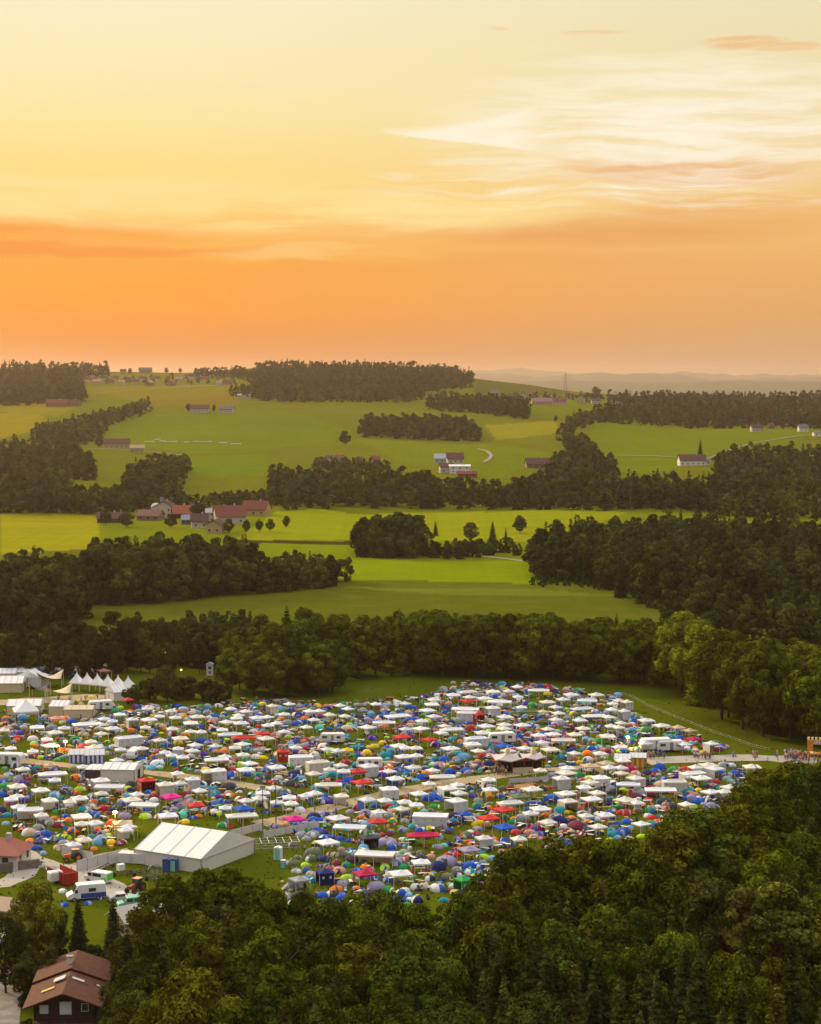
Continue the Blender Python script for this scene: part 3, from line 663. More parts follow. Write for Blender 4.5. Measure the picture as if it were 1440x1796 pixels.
# woods that read as one mass: joined low crowns with uneven outline
def lod(fn, seeds, *a, **k): return [fn(s, *a, **k).astype(np.float32) for s in seeds]
LB2 = lod(broad_crown, range(5), 20, 6.2, 1700, 1.15, -0.12, 30); LS2 = lod(spruce_crown, range(4), 20, 3.4, 700, 1.1)
LB3 = lod(broad_crown, range(5, 10), 20, 6.6, 300, 2.3, -0.25, 18); LS3 = lod(spruce_crown, range(4, 8), 20, 3.6, 130, 2.2)
def wood(name, polys, dx, dy, hlo, hhi, tints, label, spruce=0.2, near=False, seed=1, wf=1.0):
    rs = np.random.RandomState(seed); Vs, Ts = [], []; k = 0
    for poly in polys:
        xs = [p[0] for p in poly]; ys = [p[1] for p in poly]
        gx, gy = np.meshgrid(np.arange(min(xs), max(xs) + dx, dx), np.arange(min(ys), max(ys) + dy, dy))
        gx = gx + (np.arange(gx.shape[0]) % 2)[:, None] * dx / 2
        gx = gx.ravel() + rs.uniform(-.38, .38, gx.size) * dx; gy = gy.ravel() + rs.uniform(-.38, .38, gy.size) * dy
        q = inside(poly, gx, gy); gx, gy = gx[q], gy[q]
        if not len(gx): continue
        G = ground(gx, gy)
        for g in G:
            sp = rs.rand() < spruce * .6; src = (LS2 if sp else LB2) if near else (LS3 if sp else LB3)
            v = src[rs.randint(len(src))]; h = (rs.uniform(hlo, hhi) * .6 + (hlo + hhi) * .2) / 20; w = h * rs.uniform(.85, 1.2) * wf; a = rs.uniform(0, 6.28)
            c, s = math.cos(a), math.sin(a)
            V = np.column_stack([(v[:, 0] * c - v[:, 1] * s) * w + g[0], (v[:, 0] * s + v[:, 1] * c) * w + g[1], v[:, 2] * h + g[2] - .4])
            t = np.array(tints[rs.randint(len(tints))]) * rs.uniform(.72, 1.3)
            if sp: t = t * np.array([.62, .72, .9])
            Vs.append(V); Ts.append(np.tile(t, (len(V), 1))); k += 1
    V = np.concatenate(Vs); T = np.concatenate(Ts)
    o = link_mesh(name, crown_mesh(name, V, M_WOOD, T)); tag(o, label, 'wood', kind='stuff'); return k
OT = [(0.066,0.079,0.014), (0.054,0.072,0.014), (0.080,0.090,0.014), (0.047,0.061,0.014)]
DT = [(0.046,0.053,0.014), (0.039,0.051,0.014), (0.054,0.061,0.014)]
YT = [(0.113,0.126,0.014), (0.096,0.113,0.014)]
n = 0
n += wood('woodland', [[(145,1062),(150,1020),(300,1010),(440,1015),(452,1040),(330,1056),(200,1064)]], 24, 7, 19, 24, OT + DT, 'large dark wood left of the rough meadow', .15, True, 21)
n += wood('woodland', [[(446,1042),(450,1018),(560,1015),(612,1018),(600,1026),(520,1038)]], 20, 6, 11, 17, OT, 'lower end of the left wood, tapering right', .1, True, 22)
n += wood('woodland', [[(-30,1112),(-30,1035),(60,1030),(146,1045),(146,1095),(60,1110)]], 24, 8, 17, 22, DT + OT, 'brown wood at the left edge below the yellow field', .15, True, 23)
n += wood('woodland', [[(618,977),(628,966),(690,962),(738,966),(742,979),(690,980)]], 20, 4, 20, 24, DT + OT, 'round dark wood in the middle of the bright fields', .0, True, 24)
n += wood('hedge', [[(745,980),(745,972),(850,966),(935,972),(940,978),(870,974),(840,979),(790,982)]], 12, 4, 6, 10, OT, 'bushy hedge right of the round wood', .05, True, 25)
n += wood('woodland', [[(948,1016),(940,985),(965,965),(1100,955),(1300,955),(1480,960),(1480,1088),(1300,1082),(1130,1068),(1060,1036)]], 26, 8, 18, 23, OT + DT + DT, 'large dark mixed wood right of the bright field', .35, True, 26)
n += wood('shrubbery', [[(930,1030),(932,1018),(1060,1024),(1100,1040),(1000,1030)]], 12, 4, 2.5, 4.5, OT, 'low bushes along the foot of the right wood', .0, True, 27)
n += wood('woodland', [[(1150,1100),(1180,1085),(1480,1095),(1480,1150),(1250,1125)]], 34, 9, 12, 18, OT + [(0.075,0.07,0.014)], 'trees behind the belt at the edge of the rough meadow', .2, True, 28)
n += wood('undergrowth', [[(-20,1176),(-20,1164),(180,1160),(250,1156),(340,1150),(420,1160),(420,1176),(330,1172),(250,1174),(120,1176)]], 20, 5, 4, 8, OT + DT, 'dark undergrowth between the trees at left behind the camp', .0, True, 51)
n += wood('woodland', [[(225,1150),(240,1120),(330,1118),(440,1105),(440,1150),(330,1148)]], 26, 9, 8, 13, OT, 'small loose trees in the meadow corner left of the belt', .1, True, 52)
n += wood('woodland', [[(480,896),(468,868),(480,845),(620,848),(760,852),(790,872),(900,876),(960,850),(1050,845),(1080,872),(1065,896),(760,893),(560,892)]], 15, 6, 15, 20, OT + DT, 'long wood across the middle below the white farm', .12, False, 31)
n += wood('woodland', [[(985,772),(1005,762),(1030,790),(1075,835),(1066,850),(960,850),(960,835),(1000,800)]], 11, 7, 16, 21, OT + DT, 'tree strip climbing the slope left of the lone farm', .1, False, 32)
n += wood('woodland', [[(1052,897),(1095,875),(1200,868),(1310,872),(1345,890),(1330,897)]], 11, 6, 17, 23, DT, 'dark conifer wood behind the big right wood', .8, False, 33)
n += wood('woodland', [[(1250,905),(1262,890),(1440,885),(1480,890),(1480,912),(1330,908)]], 16, 6, 14, 19, YT + OT, 'pale yellow-green trees at the right beyond the big wood', .05, False, 34)
n += wood('woodland', [[(1255,830),(1275,806),(1340,800),(1480,800),(1480,885),(1330,880),(1262,862)]], 13, 9, 15, 20, OT + DT, 'wood at the right edge below the hill field', .15, False, 35)
n += wood('woodland', [[(1000,748),(1060,722),(1150,712),(1300,712),(1480,712),(1480,752),(1330,752),(1200,752),(1060,742),(1030,748),(1000,766),(984,775)]], 9, 5, 17, 24, DT + OT, 'long dark wood along the right hilltop', .35, False, 36)
n += wood('woodland', [[(1000,706),(1100,700),(1300,696),(1480,700),(1480,712),(1090,714),(1060,706)]], 9, 3.5, 16, 24, DT, 'ragged skyline trees right of the hamlet', .3, False, 45)
n += wood('woodland', [[(628,768),(640,752),(720,748),(810,752),(850,776),(760,772),(690,770)]], 10, 4.5, 19, 25, DT, 'dark wooded knoll in the middle of the hill field', .15, False, 37)
n += wood('woodland', [[(740,716),(760,706),(930,712),(926,736),(850,728),(780,722)]], 9, 4, 17, 23, DT, 'dark wood left of the hilltop hamlet', .25, False, 38)
n += wood('woodland', [[(405,695),(425,686),(480,684),(740,690),(745,700),(730,706),(480,706),(440,700)]], 8, 3.5, 14, 20, OT + DT, 'brown wood below the big hilltop wood', .2, False, 39)
n += wood('woodland', [[(440,672),(452,653),(560,650),(700,652),(790,656),(826,664),(822,680),(740,690),(600,690),(460,690)]], 7.5, 3.6, 22, 30, DT, 'big dark wood crowning the middle hilltop', .5, False, 40)
n += wood('woodland', [[(335,660),(345,654),(430,653),(445,660),(430,668),(360,662)]], 7.5, 3, 14, 20, DT, 'small wood on the skyline right of the village', .3, False, 41)
n += wood('woodland', [[(-30,712),(-30,655),(30,648),(190,652),(192,662),(140,664),(146,706),(60,712)]], 8, 4, 20, 27, DT, 'dark wood on the left hilltop', .4, False, 42)
n += wood('hedge', [[(62,775),(62,762),(150,742),(200,728),(262,712),(266,722),(200,745),(165,778),(110,785)]], 9, 4.5, 14, 19, OT + DT, 'thick tree row slanting up the left hill', .15, False, 43)
n += wood('woodland', [[(-30,850),(-30,790),(60,788),(135,800),(165,830),(160,846),(80,858),(-30,900)]], 11, 6, 14, 20, OT + DT, 'brown wood on the left slope', .1, False, 44)
n += wood('woodland', [[(222,885),(222,840),(250,828),(300,815),(328,820),(328,845),(275,880)]], 10, 6, 14, 19, OT + DT, 'dark copse on the slope above the village', .05, False, 46)
n += wood('woodland', [[(-30,900),(-30,872),(60,868),(150,880),(240,880),(330,885),(330,893),(240,898),(150,902)]], 13, 5, 13, 18, OT + DT, 'tree row behind the yellow field at left', .05, False, 47)
n += wood('hedge', [[(330,893),(330,884),(420,876),(520,874),(520,884),(480,888),(400,892)]], 12, 4, 8, 12, OT, 'bushes behind the village farms', .05, False, 48)
n += wood('hedge', [[(545,826),(545,818),(680,820),(680,828)]], 9, 4, 8, 13, OT, 'bushes hiding the row of small roofs above the long wood', .1, False, 53)
n += wood('hedge', [[(200,666),(300,660),(410,664),(412,674),(300,676),(200,672)]], 20, 4, 7, 12, DT, 'scattered trees among the hilltop village houses', .05, False, 49)
n += wood('hedge', [[(860,700),(880,694),(1050,696),(1050,704),(960,704),(900,703)]], 15, 3, 8, 13, DT, 'trees among the hamlet roofs', .1, False, 50)
print('WOOD TREES', n, 'FRONT', nfront, 'BELT', nb)
# ================================================================ BUILDINGS
M_WALLW = mat('white_render', (0.52, 0.48, 0.42), 0.85, 0.15, 0.5)
M_WALLC = mat('cream_render', (0.52, 0.40, 0.24), 0.85, 0.15, 0.5)
M_ROOF = mat('roof_tiles', objcol=True, rough=0.85, var=0.35, scale=0.9)
def house(name, loc, L, W, hw, hr, rz, wallc, roofc, label, group=None, chim=True, wins=True, cat='house', over=0.6, hip=0.0):
    """L along the ridge (local x)"""
    o = thing(name, label, cat, loc, rz, group)
    b = MB(); n = 2
    b.add([(-L/2,-W/2,-1),(L/2,-W/2,-1),(L/2,W/2,-1),(-L/2,W/2,-1),(-L/2,-W/2,hw),(L/2,-W/2,hw),(L/2,W/2,hw),(-L/2,W/2,hw),(-L/2,0,hw+hr*.93),(L/2,0,hw+hr*.93)],
          [(0,1,5,4),(2,3,7,6),(1,2,6,9,5),(3,0,4,8,7),(0,3,2,1)] if not hip else [(0,1,5,4),(2,3,7,6),(1,2,6,5),(3,0,4,7),(0,3,2,1)])
    b.build('wall', M_PLAIN, o, wallc)
    r = MB(); xo = L/2 + over; yo = W/2 + over; zo = hw - hr * over / (W/2) ; t = .22; hx = hip * L / 2
    top = [(-xo,-yo,zo+t),(xo,-yo,zo+t),(xo-hx,0,hw+hr+t),(-xo+hx,0,hw+hr+t),(-xo,yo,zo+t),(xo,yo,zo+t)]
    bot = [(x,y,z-t) for x,y,z in top]
    r.add(top + bot, [(0,1,2,3),(4,3,2,5),(0,3,4),(1,5,2)] + [(6,9,8,7),(10,11,8,9),(0,6,7,1),(4,5,11,10)] if hip else [(0,1,2,3),(3,2,5,4),(6,9,8,7),(9,10,11,8),(0,6,7,1),(4,5,11,10),(0,3,9,6),(3,4,10,9),(1,7,8,2),(2,8,11,5)])
    rf = r.build('roof', M_ROOF, o, roofc)
    if chim:
        c = MB().box(L*.18-.45, L*.18+.45, -.1-.45, -.1+.45, hw+hr*.6, hw+hr+1.1); c.build('chimney', M_PLAIN, rf, (0.45,0.40,0.36))
    if wins:
        nw = max(2, int(L / 4.5)); fl = max(1, int(hw / 2.9))
        for side in (-1, 1):
            for f in range(fl):
                for k in range(nw):
                    x = -L/2 + (k + .5) * L / nw; z = 1.1 + f * 2.8; y = side * (W/2 + .03)
                    MB().box(x-.55, x+.55, min(y, y-side*.06), max(y, y-side*.06), z, z+1.25).build('window', M_GLASS, o)
        for side in (-1, 1):
            for f in range(fl):
                for yy in (-W/4, W/4):
                    z = 1.1 + f * 2.8; x = side * (L/2 + .03)
                    MB().box(min(x, x-side*.06), max(x, x-side*.06), yy-.55, yy+.55, z, z+1.25).build('window', M_GLASS, o)
    return o
def hpix(name, px, py, Wpx, depth, hw, hr, rz, wc, rc, label, **k):
    g = ground(px, py)[0]; s = F / g[1]; L = Wpx / s / max(.5, math.cos(math.radians(rz)))
    return house(name, tuple(g), L, depth, hw, hr, math.radians(rz), wc, rc, label, **k)
WH, CR, BR, PK = (0.50,0.44,0.38), (0.45,0.32,0.16), (0.08,0.045,0.03), (0.24,0.15,0.11)
RD, RB, MR, GY, OR = (0.15,0.040,0.026), (0.085,0.036,0.026), (0.065,0.028,0.028), (0.12,0.11,0.11), (0.24,0.060,0.026)
V = 'houses of the village above the left wood'
for a in [('barn',193,916,44,12,2.8,3.4,10,BR,RB,'long low brown barn at the left end of the village'),('barn',264,912,40,12,3,3.4,-8,PK,(0.17,0.08,0.06),'long faded pink-brown roof second from left in the village'),
  ('house',291,906,15,14,6,4,80,WH,MR,'white gabled house beside the orange roof'),('barn',318,908,30,13,3.2,4.6,12,BR,OR,'barn with bright orange-red roof in the village'),('house',294,893,22,12,4,4,5,GY,GY,'grey roofed house behind the white gable'),
  ('shed',328,919,16,10,3,2.5,0,GY,(0.20,0.20,0.26),'blue-grey roofed shed left of the maroon roof'),('house',350,925,28,12,4,4,8,WH,MR,'white house with maroon roof in the village front'),('farmhouse',402,917,50,16,4.5,6,14,WH,RD,'largest farmhouse with the big red roof'),
  ('house',369,915,14,10,6,2,3,WH,(0.3,.3,.3),'small bright white house at the big red roof'),('cottage',379,934,18,9,5,2.5,80,CR,RB,'small cream cottage below the big red roof'),('farmhouse',450,903,42,14,4,5,-12,CR,RD,'red roofed farmhouse, rightmost of the village'),('shed',345,898,20,9,3,3,0,BR,RB,'brown shed behind the dark tree among the red roofs')]:
    nm, px, py, w, dp, hw, hr, rz, wc, rc, lb = a
    hpix(nm, px, py, w, dp, hw, hr, rz, wc, rc, lb, group=V)
g = ground(274, 899)[0]; o = thing('silo', 'pale round silo beside the grey roofed house', 'silo', tuple(g))
b = MB(); b.rings([[(3.4*math.cos(a)*r, 3.4*math.sin(a)*r, z) for a in [i*math.pi/8 for i in range(16)]] for r, z in ((1,-1),(1,3.5),(.9,4.8),(.6,5.8),(.2,6.3))]); b.build('silo_shell', M_WALLW, o, smooth=True)
F1 = 'farms on the hill fields'
for a in [('farmhouse',100,713,36,16,5,5,4,PK,RD,'long red roofed farm on the upper left hill'),('barn',128,712,26,12,4,5,-8,PK,RB,'red-brown barn right of the long upper left farm'),('farmhouse',350,723,32,14,5,5,4,WH,RB,'brown roofed farm, left of two on the hill field'),
  ('farmhouse',398,724,24,12,5,4,-6,WH,GY,'grey roofed farm, right of two on the hill field'),('farmhouse',205,786,44,14,5,5,6,CR,RB,'cream farmhouse with long brown roof on the left slope'),('cottage',241,794,24,11,5,3,5,CR,(0.40,.25,.14),'low cream building right of the long brown roof'),
  ('barn',428,698,22,10,4,2,0,WH,(0.35,.3,.28),'white shed beneath the big hilltop wood'),('barn',775,811,26,12,4,4,0,(0.4,.4,.4),(0.33,.33,.36),'grey metal barn, left of the white farm'),('house',783,829,24,11,5,3,6,WH,RB,'low red-brown house before the grey barn'),
  ('farmhouse',798,818,28,13,7,5,4,WH,RB,'tall white farmhouse with brown roof in mid field'),('barn',806,830,36,10,6,1.2,3,(0.72,.70,.68),(0.66,.64,.62),'long bright white hall of the mid field farm'),('barn',819,837,34,9,3,2,2,(0.3,.08,.06),RD,'low red barn in front of the white hall'),
  ('farmhouse',943,821,42,14,4,5,5,PK,RB,'brown roofed farm half hidden by the tree strip'),('farmhouse',1213,816,46,13,5,5,4,(0.7,.65,.6),RB,'lone white farm with red roof on the right field'),('shed',1238,815,12,8,3,1.5,0,(0.7,.65,.6),GY,'tiny white annex right of the lone red roofed farm')]:
    nm, px, py, w, dp, hw, hr, rz, wc, rc, lb = a
    hpix(nm, px, py, w, dp, hw, hr, rz, wc, rc, lb, group=F1)
for i, (px, py, w, c) in enumerate([(560,814,12,WH),(577,813,12,WH),(596,814,12,WH),(605,815,10,PK),(630,815,14,PK),(658,816,14,WH)]):
    hpix('house', px, py, w, 9, 3.5 + i % 3, 3, (3, 70, -14, 12, 80, -6)[i], c, (RB, MR, RD)[i % 3], 'small roof peeping over the long wood, ' + ('first','second','third','fourth','fifth','sixth')[i] + ' from left', group='roofs behind the long wood')
G2 = 'houses of the hilltop hamlet at right'
for i, a in enumerate([(950,710,36,16,5,5,3,(0.5,.3,.2),(0.20,.13,.14),'long pink-walled barn of the hamlet'),(980,710,25,14,5,6,4,WH,RD,'white house with red roof right of the pink barn'),(1019,707,17,12,8,4,80,CR,RB,'tall cream gable in the hamlet'),
   (1045,708,16,10,5,4,4,WH,MR,'small white house under the big dark tree'),(1086,711,24,10,4,1,0,(0.7,.66,.6),GY,'long low white building right of the hamlet'),(893,701,14,10,4,4,0,PK,RB,'small pink-brown house left in the hamlet'),
   (918,700,12,10,6,4,80,WH,RB,'narrow white gable left of the pink barn'),(868,692,14,9,4,3,0,WH,GY,'little white house nearest the big wood'),(1000,699,13,10,5,4,2,WH,RD,'red roof behind the hamlet front row'),(935,694,14,10,5,4,2,WH,OR,'orange roof at the back of the hamlet'),
   (1327,757,20,11,5,4,3,WH,MR,'dark roofed farm on the far right hilltop'),(1408,757,16,10,5,4,3,(0.7,.66,.6),GY,'white farm right of the dark roofed hilltop farm'),(1434,765,16,10,4,2,3,(0.7,.66,.6),GY,'pale building cut by the right edge of the hill'),(1352,752,10,9,4,3,3,PK,RB,'little shed beside the dark roofed hilltop farm')]):
    px, py, w, dp, hw, hr, rz, wc, rc, lb = a
    hpix('house', px, py, w, dp, hw, hr, rz, wc, rc, lb, group=G2)
hp = [(150,670),(160,667),(170,674),(181,668),(192,672),(203,667),(214,675),(226,670),(238,674),(250,668),(262,676),(216,655),(276,668),(300,676),(313,669),(336,664),(350,666),(362,669),(384,676),(398,674)]
oc = ['first','second','third','fourth','fifth','sixth','seventh','eighth','ninth','tenth','eleventh','twelfth','thirteenth','fourteenth','fifteenth','sixteenth','seventeenth','eighteenth','nineteenth','last']
for i, (px, py) in enumerate(hp):
    wc = (WH, PK, CR)[i % 3]; rc = (RB, RD, (0.36,.20,.15), MR)[i % 4]
    hpix('house', px, py, 9 + (i * 5) % 6, 10, 5, 3.5, (4, 80, 10)[i % 3], wc, rc, 'house of the hilltop village, ' + oc[i] + ' from the left', group='hilltop village at left', wins=False)
hpix('inn', 255, 654, 22, 16, 6, 5, 12, (0.35,.26,.18), (0.13,.10,.07), 'big dark inn standing on the left skyline', cat='inn')
o = thing('silage_row', 'rows of white wrapped bales behind the cream farmhouse', 'bales', (0, 0, 0)); M_BALE = mat('wrapped_bales', (0.34,0.32,0.27), 0.8, 0.3, 0.3)
for px, py, w in ((262,775,20),(285,774,12),(300,775,24),(328,776,12),(355,775,34),(392,777,16),(414,779,20),(276,771,12)):
    g = ground(px, py)[0]; L = w * g[1] / F
    b = MB(); b.rings([[(x, 1.6*math.cos(a)*s, 1.2*s*max(0,math.sin(a))) for a in [i*math.pi/5 for i in range(6)]] for x, s in ((-L/2,.3),(-L/2+1,1),(0,.85),(L/2-1,1),(L/2,.3))], closed=False); q = b.build('bale_row', M_BALE, o); q.location = tuple(g)

# the chalet at lower left
_f, _r = at(110, 1742, 7.5), at(137, 1669, 7.5); cx, cy = (_f[0]+_r[0])/2, (_f[1]+_r[1])/2; LR = math.dist(_f, _r); CH = thing('chalet', 'big brown roofed chalet with dark timber gable and green plaster ground floor', 'house', (cx, cy, 0), math.atan2(_r[1]-_f[1], _r[0]-_f[0]))
Lc, Wc, z1, z2, hr = LR - 2.6, 7.9, 3.5, 5.9, 1.45
MB().box(-Lc/2+.15, Lc/2-.15, -Wc/2+.15, Wc/2-.15, -.5, z1).build('ground_floor_wall', mat('green_plaster', (0.20,0.25,0.14), 0.85, 0.2, 0.8), CH)
b = MB(); b.add([(-Lc/2,-Wc/2,z1),(Lc/2,-Wc/2,z1),(Lc/2,Wc/2,z1),(-Lc/2,Wc/2,z1),(-Lc/2,-Wc/2,z2),(Lc/2,-Wc/2,z2),(Lc/2,Wc/2,z2),(-Lc/2,Wc/2,z2),(-Lc/2,0,z2+hr*.93),(Lc/2,0,z2+hr*.93)],[(0,1,5,4),(2,3,7,6),(1,2,6,9,5),(3,0,4,8,7),(0,3,2,1)]); b.build('timber_wall', M_WOODB, CH)
def roofpart(name, x0, x1, dz, over=1.25):
    r = MB(); yo = Wc/2 + over; sl = hr / (Wc/2); zo = z2 - sl * over; t = .2
    for s in (-1, 1):
        r.add([(x0, 0, z2+hr+dz+t), (x1, 0, z2+hr+dz+t), (x1, s*yo, zo+dz+t), (x0, s*yo, zo+dz+t), (x0, 0, z2+hr+dz), (x1, 0, z2+hr+dz), (x1, s*yo, zo+dz), (x0, s*yo, zo+dz)],
              [(0,1,2,3),(4,7,6,5),(3,2,6,7),(0,3,7,4),(1,5,6,2)])
    return r.build(name, mat('brown_roof_tiles', (0.115,0.034,0.013), 0.85, 0.7, 1.4, col2=(0.065,0.019,0.010)), CH)
# local -x looks at the camera (thing turned 92.5 degrees)
rf = roofpart('roof', -Lc/2-1.6, .4, 0.0); roofpart('rear_roof', .45, Lc/2+1.0, 0.32)
def onroof(name, x, y, wx, wy, m, lift=.28, th=.07):
    sl = -hr / (Wc/2) * (1 if y > 0 else -1); z = z2 + hr - hr / (Wc/2) * abs(y) + lift
    b = MB(); P = [(x+dx, y+dy, z + sl*dy) for dx, dy in ((-wx,-wy),(wx,-wy),(wx,wy),(-wx,wy))]
    b.add(P + [(a, c, d+th) for a, c, d in P], [(0,3,2,1),(4,5,6,7),(0,1,5,4),(1,2,6,5),(2,3,7,6),(3,0,4,7)]); return b.build(name, m, rf)
M_SKYL = mat('roof_glass', (0.50,0.50,0.47), 0.8, 0.05, spec=0.1)
onroof('skylight', -5.2, 2.4, .35, .85, mat('yellow_roof_glass', (0.60,0.46,0.12), 0.8, 0.05, spec=0.1)); onroof('skylight', -2.6, 1.15, .75, .75, M_SKYL, .42, .12); onroof('skylight', -2.4, -1.3, .35, .8, M_SKYL); onroof('roof_vent', -2.4, -3.9, .15, .2, M_SKYL, .25, .2)
MB().box(2.6, 3.3, .1, .8, 7.0, 8.7).build('chimney', mat('pale_plaster', (0.6,0.57,0.5), 0.8), rf); MB().box(2.5, 3.4, 0, .9, 8.7, 8.8).build('chimney_cap', M_STEEL, rf)
M_CURT = mat('curtained_window', (0.70,0.70,0.72), 0.5, 0.15, 3.0); xw = -Lc/2
def cwin(y, z, w, h, lit, x=xw):
    f = MB().box(x-.10, x-.02, y-w/2-.09, y+w/2+.09, z-.09, z+h+.09).build('window', M_POLE, CH)
    MB().box(x-.13, x-.105, y-w/2, y+w/2, z, z+h).build('pane', M_CURT if lit else M_GLASS, f)
cwin(2.6, 4.5, .95, 1.0, True); cwin(-.2, 4.35, 1.35, 1.5, True); cwin(-2.7, 4.7, .8, .9, False)
cwin(2.2, 1.5, 1.1, 1.2, False, xw+.15); cwin(-2.6, 1.5, 1.1, 1.2, False, xw+.15)
MB().box(xw+.05, xw+.13, -.7, .5, -.2, 2.2).build('door', M_WOODB, CH)
b = MB().box(xw-1.2, xw-.01, -3.8, 3.8, 3.42, 3.52); b.box(xw-1.22, xw-1.16, -3.8, 3.8, 4.2, 4.28)
for k in range(20): b.box(xw-1.21, xw-1.17, -3.75+k*.392, -3.70+k*.392, 3.52, 4.2)
b.build('balcony', M_WOODB, CH)
# small white house with a red hip roof at left
x, y = at(2, 1517, 0); house('house', (x, y, 0), 8.6, 7.5, 2.9, 1.9, math.radians(-8), (0.62,0.58,0.54), (0.34,0.12,0.085), 'small white house with red hipped roof at the left edge', hip=.55)
# barn with pale roof behind the front wood
x, y = at(244, 1638, 0); house('barn', (x, y, 0), 7.5, 5.5, 3.2, 1.6, math.radians(38), (0.42,0.30,0.16), (0.46,0.40,0.34), 'tan barn with pale grey roof at the lane end', chim=False)
x, y = at(17, 1612, 0); house('shed', (x, y, 0), 6, 4, 2.2, 1.2, math.radians(-20), (0.3,0.2,0.12), (0.45,0.33,0.22), 'small tan roofed shed behind the left trees', chim=False, wins=False)
# white watch booth
x, y = at(368, 1184, 0); o = thing('watch_booth', 'tall narrow white booth standing between dark bushes', 'booth', (x, y, 0), .1)
MB().box(-1.0, 1.0, -.9, .9, 0, 3.3).build('booth_wall', M_POLE, o); b = MB(); b.extr([(-1.2,3.3),(1.2,3.3),(0,3.9)], -1.05, 1.05); b.build('booth_roof', M_POLE, o)
MB().box(-.45, .45, -.95, -.91, 1.9, 2.7).build('window', M_GLASS, o); MB().box(-.4, .4, -.95, -.91, .5, 1.3).build('hatch', M_STEEL, o)

# ================================================================ FRAME TENTS AND STALLS
M_SHEET = mat('marquee_sheet', (0.84, 0.83, 0.79), 0.6, 0.05, 0.3, transl=0.15)
M_SHEETW = mat('marquee_wall_sheet', (0.72, 0.68, 0.60), 0.7, 0.14, 0.35, transl=0.05)
M_SEAM = mat('sheet_seam', (0.50, 0.49, 0.46), 0.8)
def frame_tent(name, x, y, L, W, he, hp, rz, label, cat='tent', bays=4, roofm=None, wallm=None, door=False, group=None):
    """ridge along local x"""
    o = thing(name, label, cat, (x, y, 0), rz, group); roofm = roofm or M_SHEET; wallm = wallm or M_SHEETW
    b = MB(); b.add([(-L/2,-W/2,he),(L/2,-W/2,he),(L/2,0,hp),(-L/2,0,hp),(-L/2,W/2,he),(L/2,W/2,he)], [(0,1,2,3),(3,2,5,4),(1,5,2),(0,3,4)]); rf = b.build('roof', roofm, o)
    b = MB(); e = .12
    b.add([(-L/2+e,-W/2+e,0),(L/2-e,-W/2+e,0),(L/2-e,W/2-e,0),(-L/2+e,W/2-e,0),(-L/2+e,-W/2+e,he-.02),(L/2-e,-W/2+e,he-.02),(L/2-e,W/2-e,he-.02),(-L/2+e,W/2-e,he-.02)], [(0,1,5,4),(1,2,6,5),(2,3,7,6),(3,0,4,7)]); b.build('side_wall', wallm, o)
    s = MB()
    for k in range(bays + 1):
        xx = -L/2 + k * L / bays; xx = min(max(xx, -L/2+.08), L/2-.08)
        for sg in (-1, 1): s.tube((xx, sg*W/2, he+.02), (xx, 0, hp+.02), .07, n=4)
    for sg in (-1, 1): s.tube((-L/2, sg*W/2, he), (L/2, sg*W/2, he), .08, n=4)
    for xx in (-L/2, L/2): s.tube((xx, -W/2, he), (xx, W/2, he), .07, n=4)
    s.build('seam', M_SEAM, rf)
    for sx in (-1, 1):
        for sy in (-1, 1): MB().tube((sx*(L/2-.05), sy*(W/2-.05), 0), (sx*(L/2-.05), sy*(W/2-.05), he), .09, n=5).build('post', M_STEEL, o)
    if door: MB().box(L/2+.01, L/2+.06, -.9, .9, 0, 2.2).build('door', M_DARK, o)
    return o
# the big marquee: corners read off the photo at eave height
A_, B_, C_ = [np.array(at(px, py, 2.6)) for px, py in ((228,1488), (346,1506), (454,1473))]
Lm, Wm = float(np.linalg.norm(B_ - A_)), float(np.linalg.norm(C_ - B_)); mc = (A_ + C_) / 2; d = (B_ - A_) / Lm
print('MARQUEE', Lm, Wm, np.dot(B_-A_, C_-B_)/Lm/Wm)
frame_tent('marquee', mc[0], mc[1], Lm, Wm, 2.6, 5.8, math.atan2(d[1], d[0]), 'biggest white marquee with long pitched roof in four bays', 'marquee', 4)
DK = mat('dark_sheet', (0.06,0.05,0.06), 0.8)
M_CREAM = mat('cream_sheet', (0.76,0.62,0.40), 0.7, 0.08, 0.4, transl=0.2); M_WHITE = mat('white_sheet', (0.84,0.82,0.80), 0.65, 0.06, 0.4, transl=0.15)
def tpx(name, px, py, Lpx, W, he, hp, rz, label, **k):
    x, y = at(px, py, 0); L = Lpx * y / F; return frame_tent(name, x, y, L, W, he, hp, math.radians(rz), label, **k)
tpx('hall_tent', 214, 1366, 62, 8, 2.8, 3.6, -6, 'long white hall tent beside the red boxy tent', roofm=M_WHITE, door=True)
tpx('hall_tent', 176, 1366, 44, 6, 2.6, 2.9, -6, 'dark fronted stall tent left of the long hall tent', roofm=M_WHITE, wallm=DK)
tpx('festival_tent', 22, 1210, 44, 10, 2.6, 4.0, 4, 'large cream festival tent at the far left edge', roofm=M_WHITE, wallm=M_CREAM, door=True)
tpx('festival_tent', 56, 1203, 26, 9, 2.6, 4.6, 70, 'large white gabled festival tent right of the cream one', roofm=M_WHITE, wallm=M_WHITE, door=True)
tpx('festival_tent', 45, 1249, 60, 8, 2.3, 3.5, 3, 'long white festival tent under the pointed star canopy', roofm=M_WHITE, wallm=M_CREAM)
tpx('festival_tent', 108, 1252, 34, 8, 2.6, 3.6, -4, 'small white festival tent right of the star canopy', roofm=M_WHITE, wallm=M_CREAM)
tpx('festival_tent', 140, 1256, 52, 6, 2.2, 2.9, 2, 'low cream stall row behind the first gazebos', roofm=M_CREAM, wallm=M_CREAM)
tpx('festival_tent', 14, 1192, 34, 7, 2.3, 3.4, 3, 'white tent in the far left back row', roofm=M_WHITE, wallm=M_WHITE)
